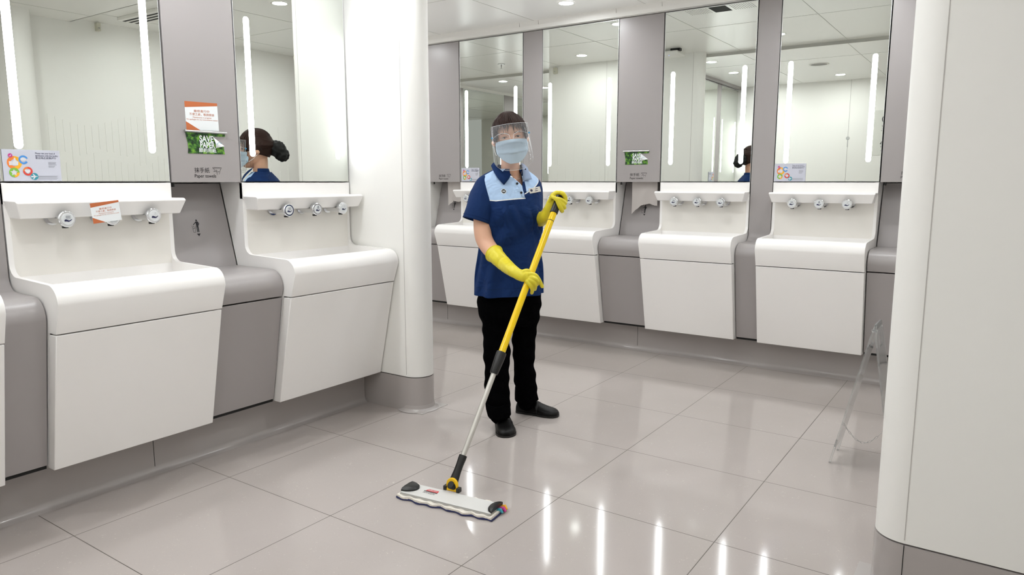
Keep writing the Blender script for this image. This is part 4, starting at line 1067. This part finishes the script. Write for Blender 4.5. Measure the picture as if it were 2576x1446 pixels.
o = m.build('collar_stand', M_navy, shirt, smooth=180); s_ = o.modifiers.new('s', 'SOLIDIFY'); s_.thickness = .003
# placket and buttons
flap([[(1289, 447), (1294, 448), (1299, 449)], [(1299, 462), (1304, 463), (1309, 464)], [(1308, 480), (1312, 481), (1317, 482)], [(1312, 495), (1316, 497), (1321, 499)]], M_sky, 'placket', .0035, .002)
for x, y in ((1301, 461.5), (1311.5, 484.5), (1321.5, 425.5)):
    p = on(x, y, .0085) if y > 440 else L(W(x, y, 3.418)); m = MB(); d = tf; m.cyl(p-d*.001, p+d*.0015, .0055 if y > 440 else .003, n=16); m.build('button', M_black, shirt)
# round emblem and name badge
def decal_frame(px, py, off):
    p = on(px, py, off); px_ = on(px+6, py, off)-on(px-6, py, off); py_ = on(px, py-6, off)-on(px, py+6, off)
    x = px_.normalized(); n_ = x.cross(py_).normalized(); y = n_.cross(x).normalized()
    return Matrix(((x.x, -n_.x*-1*-1, y.x, p.x), (x.y, -n_.y, y.y, p.y), (x.z, -n_.z, y.z, p.z), (0, 0, 0, 1)))
Mx = decal_frame(1267, 481, .003)
e = MB(); e.M = Mx
e.flat(arc(0, 0, .0125, 0, 360, 28), 0, 0); em = e.build('emblem', M_paper, shirt, smooth=0)
e = MB(); e.M = Mx
e.flat(arc(0, 0, .0100, 0, 360, 28), -.0008); ep = e.build('emblem_print', M_black, em, smooth=0)
tm = text('ISS', .0105, M_paper, per, (0, 0, 0), .02, 'CENTER', sx=1)
tm.parent = shirt; tm.matrix_basis = Mx @ Matrix.Translation((0, -.0014, -.0038)) @ Matrix.Rotation(PI/2, 4, 'X'); tm.name = 'emblem_lettering'
Mx = decal_frame(1345, 478, .012) @ Matrix.Rotation(R(-4), 4, 'Y') @ Matrix.Rotation(R(-20), 4, 'Z')
e = MB(); e.M = Mx; e.box(-.031, .031, -.0015, .0015, -.0125, .0125); bd = e.build('name_badge', M_badge, shirt, bevel=.0005)
e = MB(); e.M = Mx; ring2d(e, -.018, .001, .003, .0062, -.002, 0, 360, 20); e.flat([(-.021, -.001), (-.015, -.001), (-.015, .003), (-.021, .003)], -.002)
for x0, x1, z_ in ((.004, .016, .004), (.000, .014, -.0045)): stroke(e, [(x0, z_), (x1, z_)], .0028, -.002)
e.build('badge_print', M_navyp, bd, smooth=0)
# necklace
m = MB(); m.tube([L(W(1276, 436, 3.395)), L(W(1298, 452, 3.378)), L(W(1308, 448, 3.385)), L(W(1313, 430, 3.41))], .0007, 5); m.build('necklace', M_chrome, per)

# ---- trousers
m = MB()
c0, w0, h0 = torso_ring((700, 1203, 1358, 3.475, .10), 0)
rings = []
for y, xl, xr, D, hd in ((690, 1208, 1352, 3.475, .095), (720, 1205, 1357, 3.475, .10), (745, 1202, 1361, 3.48, .104), (770, 1204, 1361, 3.485, .106), (795, 1209, 1357, 3.49, .10), (815, 1216, 1350, 3.495, .08)):
    c, w_, hd = torso_ring((y, xl, xr, D, hd), 0)
    rings.append([L(c+tu*w_*math.copysign(abs(math.sin(t))**.85, math.sin(t))+tf*hd*math.copysign(abs(math.cos(t))**.85, math.cos(t))) for t in [2*PI*i/40 for i in range(40)]])
m.rings(rings)
chain_tube(m, [(1243, 760, 3.47, .074), (1247, 800, 3.46, .070), (1249, 850, 3.45, .067), (1250, 900, 3.44, .064), (1250, 945, 3.43, .061), (1251, 985, 3.42, .060), (1253, 1020, 3.41, .060), (1257, 1040, 3.405, .056)], 40, 30)
chain_tube(m, [(1322, 760, 3.51, .076), (1320, 810, 3.53, .066), (1318, 860, 3.55, .059), (1318, 910, 3.57, .054), (1321, 950, 3.59, .056), (1324, 985, 3.60, .055), (1324, 1005, 3.605, .054)], 40, 30)
def wr_(c, n_):
    return n_*(.0035*math.sin(c.z*46+c.x*30)*math.sin(c.x*22+c.z*11)+.002*math.sin(c.z*90+c.y*40))
fuse(m, .0065, 5, 'trousers', M_trs, per, disp=wr_)
# hems flare over the shoes
for keys in ([(1252, 1010, 3.41, .060, .064), (1253, 1026, 3.405, .061, .068), (1256, 1044, 3.40, .058, .072)], [(1323, 975, 3.60, .056, .058), (1323, 990, 3.605, .058, .060), (1325, 1006, 3.61, .062, .058)]):
    s = catmull([(*L(W(*k_[:3])), k_[3], k_[4]) for k_ in keys], 8); mb = MB()
    mb.rings([[Vector(q_[:3])+right0*q_[3]*math.cos(t)+fwd0*q_[4]*math.sin(t)+Vector((0, 0, .006*math.sin(2*t+1))) for t in [2*PI*i/36 for i in range(36)]] for q_ in s], caps=False)
    o = mb.build('trouser_hem', M_trs, per, smooth=180); s_ = o.modifiers.new('s', 'SOLIDIFY'); s_.thickness = .003

# ---- shoes
def shoe(heel, toe, flip):
    h, t = L(heel), L(toe); ax = (t-h); Lh = ax.length; ax.normalize(); sd = Vector((-ax.y, ax.x, 0))*flip; up = Vector((0, 0, 1))
    z0 = L(Vector((0, 0, 0))).z
    def P(s, a, z_): q_ = h+ax*(s*Lh)+sd*a; return Vector((q_.x, q_.y, z0+z_))
    prof = [(0, .022, .045, .0), (.03, .031, .058, 0), (.12, .036, .066, 0), (.3, .037, .072, 0), (.45, .039, .068, .001), (.6, .044, .056, .002), (.75, .048, .045, .003), (.87, .044, .040, .002), (.95, .033, .034, 0), (1.0, .016, .026, -.001)]
    m = MB(); rings = []
    for q_ in catmull(prof, 30):
        s, w_, ht, sh = q_
        ring = []
        for i in range(28):
            a = 2*PI*i/28; x = w_*math.copysign(abs(math.cos(a))**.75, math.cos(a)); zz = math.sin(a)
            z_ = .012+(ht-.012)*(abs(zz)**.7) if zz > 0 else .012-.004*abs(zz)
            ring.append(P(s, x*(1-.25*max(0, zz)**2)+sh, z_))
        rings.append(ring)
    m.rings(rings); o = m.build('shoe', M_shoe, per, smooth=180)
    def surf(s, q_, off=.0):       # point on the upper at length s, side fraction q_ (-1..1)
        p_ = catmull(prof, 80)[max(0, min(79, int(s*79)))]; w_, ht, sh = p_[1], p_[2], p_[3]
        ca = min(1, abs(q_))**(1/.75); zz = math.sqrt(max(0, 1-ca*ca)); x = w_*q_*(1-.25*zz*zz)+sh
        return P(s, x*(1+off*8), .012+(ht-.012)*zz**.7+off)
    m = MB(); out = [(q_[0], q_[1]+.002, q_[3]) for q_ in catmull(prof, 40)]
    poly = [(s, w_+sh) for s, w_, sh in out]+[(1.012, .010), (1.012, -.012)]+[(s, -w_+sh) for s, w_, sh in out[::-1]]+[(-.008, -.012), (-.008, .012)]
    v = [P(s, a, z_) for z_ in (.0008, .011) for s, a in poly]; n_ = len(poly)
    m.add(v, [(i, (i+1) % n_, n_+(i+1) % n_, n_+i) for i in range(n_)]+[tuple(range(n_))[::-1], tuple(range(n_, 2*n_))]); m.build('sole', M_blackpl, o, smooth=60)
    m = MB(); m.tube([surf(.60+.33*math.sin(t), .80*math.cos(t), .0012) for t in [PI*i/40 for i in range(41)]], .0018, 6); m.build('apron_seam', M_shoe, o, smooth=180)
    m = MB(); m.rings([[surf(s, -1+2*i/24, of) for i in range(25)] for s, of in ((.455, .0005), (.465, .0030), (.55, .0030), (.56, .0005))], caps=False)
    m.f = [f for f in m.f if not ({0, 24} <= {i % 25 for i in f})]; m.mi = [0]*len(m.f); m.build('strap', M_shoe, o, smooth=60)
    m = MB(); m.tube([surf(.40, -.95+1.9*i/20, .001) for i in range(21)], .002, 6); m.build('tongue_edge', M_shoe, o, smooth=180)
    return o
shoe(WC(-.052, 3.50, 0), WC(-.026, 3.262, 0), 1)
shoe(WC(.028, 3.665, 0), WC(.238, 3.572, 0), 1)

# ---- gloves
def hand_glove(fore, palm, fingers, name, cuff):
    m = MB(); chain_tube(m, fore, 26, 24)
    for c, r in palm: m.ball(L(W(*c)), r, 18, 12)
    for f in fingers: chain_tube(m, f, 12, 12)
    def rub(c, n_): return n_*(.0009*math.sin(c.x*130+c.z*60)*math.sin(c.y*110+c.z*90))
    o = fuse(m, .0020, 2, name, M_glove, per, disp=rub)
    # rolled cuff
    a, b, r = L(W(*cuff[0])), L(W(*cuff[1])), cuff[2]
    d = (b-a).normalized(); x = d.orthogonal().normalized(); y = d.cross(x)
    mb = MB(); mb.tube([a+(x*math.cos(t)+y*math.sin(t))*r for t in [2*PI*i/36 for i in range(36)]], .0022, 8, closed=True)
    mb.rings([[a+d*s+(x*math.cos(t)+y*math.sin(t))*(r-g_) for t in [2*PI*i/36 for i in range(36)]] for s, g_ in ((0, 0), (.012, .002), (.03, .0055), (.045, .009))], caps=False)
    mb.build('cuff', M_glove, o, smooth=180); return o
def pole_px(s):
    p = PW(s); r = p.x*CC+p.y*CS; D = -p.x*CS+p.y*CC; h = p.z-CAM_H; c, s_ = math.cos(CAM_PITCH), math.sin(CAM_PITCH); d = D*c-h*s_; u = D*s_+h*c
    return 1288+CAM_F*r/d, 723-CAM_F*u/d, D
def pole_at(y):
    lo, hi = 0., 1.
    for _ in range(30):
        mid = (lo+hi)/2
        if pole_px(mid)[1] > y: lo = mid
        else: hi = mid
    return pole_px(lo)
x7, _, d7 = pole_at(700); x5, _, d5 = pole_at(510)
f7 = .0085
hand_glove([(1244, 639, 3.265, .0385), (1256, 652, 3.225, .036), (1271, 666, 3.19, .032), (1288, 680, d7+.04, .027), (1303, 689, d7+.012, .0245), (1318, 695, d7-.008, .025)],
           [((1325, 698, d7-.012), (.026, .019, .023)), ((1334, 700, d7-.018), (.021, .015, .023))],
           [[(1332, 690, d7-.024, .0112), (1346, 692, d7-.026, .0094), (1356, 704, d7-.018, .0088), (1364, 720, d7-.006, .0080)],
            [(1336, 698, d7-.032, .0102), (1347, 701, d7-.036, .0092), (1352, 709, d7-.024, .0088), (1350, 716, d7-.004, .0080)],
            [(1333, 704, d7-.034, .0102), (1342, 710, d7-.038, .0092), (1347, 719, d7-.026, .0088), (1345, 727, d7-.006, .0080)],
            [(1327, 709, d7-.032, .0102), (1334, 718, d7-.036, .0092), (1339, 729, d7-.025, .0086), (1338, 736, d7-.008, .0078)],
            [(1316, 684, d7-.012, .0115), (1328, 682, d7+.004, .0105), (1338, 688, d7+.020, .009)]],
           'glove', ((1243, 638, 3.268), (1256, 652, 3.225), .0422))
hand_glove([(1356, 551, 3.46, .037), (1364, 549, 3.41, .034), (1373, 543, d5+.10, .029), (1380, 530, d5+.06, .025), (1386, 515, d5+.035, .023), (1392, 503, d5+.022, .021)],
           [((1396, 506, d5+.020), (.020, .018, .026)), ((1411, 512, d5+.012), (.019, .017, .028))],
           [[(1384, 505, d5+.015, .011), (1389, 493, d5-.004, .0105), (1397, 486, d5-.014, .0098), (1404, 484, d5-.018, .009)],
            [(1408, 484, d5-.012, .0095), (1416, 487, d5-.012, .0102), (1422, 496, d5-.004, .0102), (1423, 506, d5+.006, .010)],
            [(1389, 495, d5-.016, .009), (1398, 499, d5-.028, .0095), (1411, 503, d5-.024, .0102), (1421, 511, d5-.004, .0105)],
            [(1399, 501, d5-.030, .009), (1407, 507, d5-.028, .0095), (1415, 515, d5-.018, .0100), (1420, 522, d5-.002, .010)],
            [(1402, 505, d5-.030, .009), (1406, 515, d5-.030, .0095), (1411, 525, d5-.022, .0098), (1414, 531, d5-.006, .0095)]],
           'glove', ((1355, 551, 3.465), (1364, 549, 3.41), .040))
tag(per, 'person in navy polo, mask and clear visor mopping with yellow gloves', 'person')
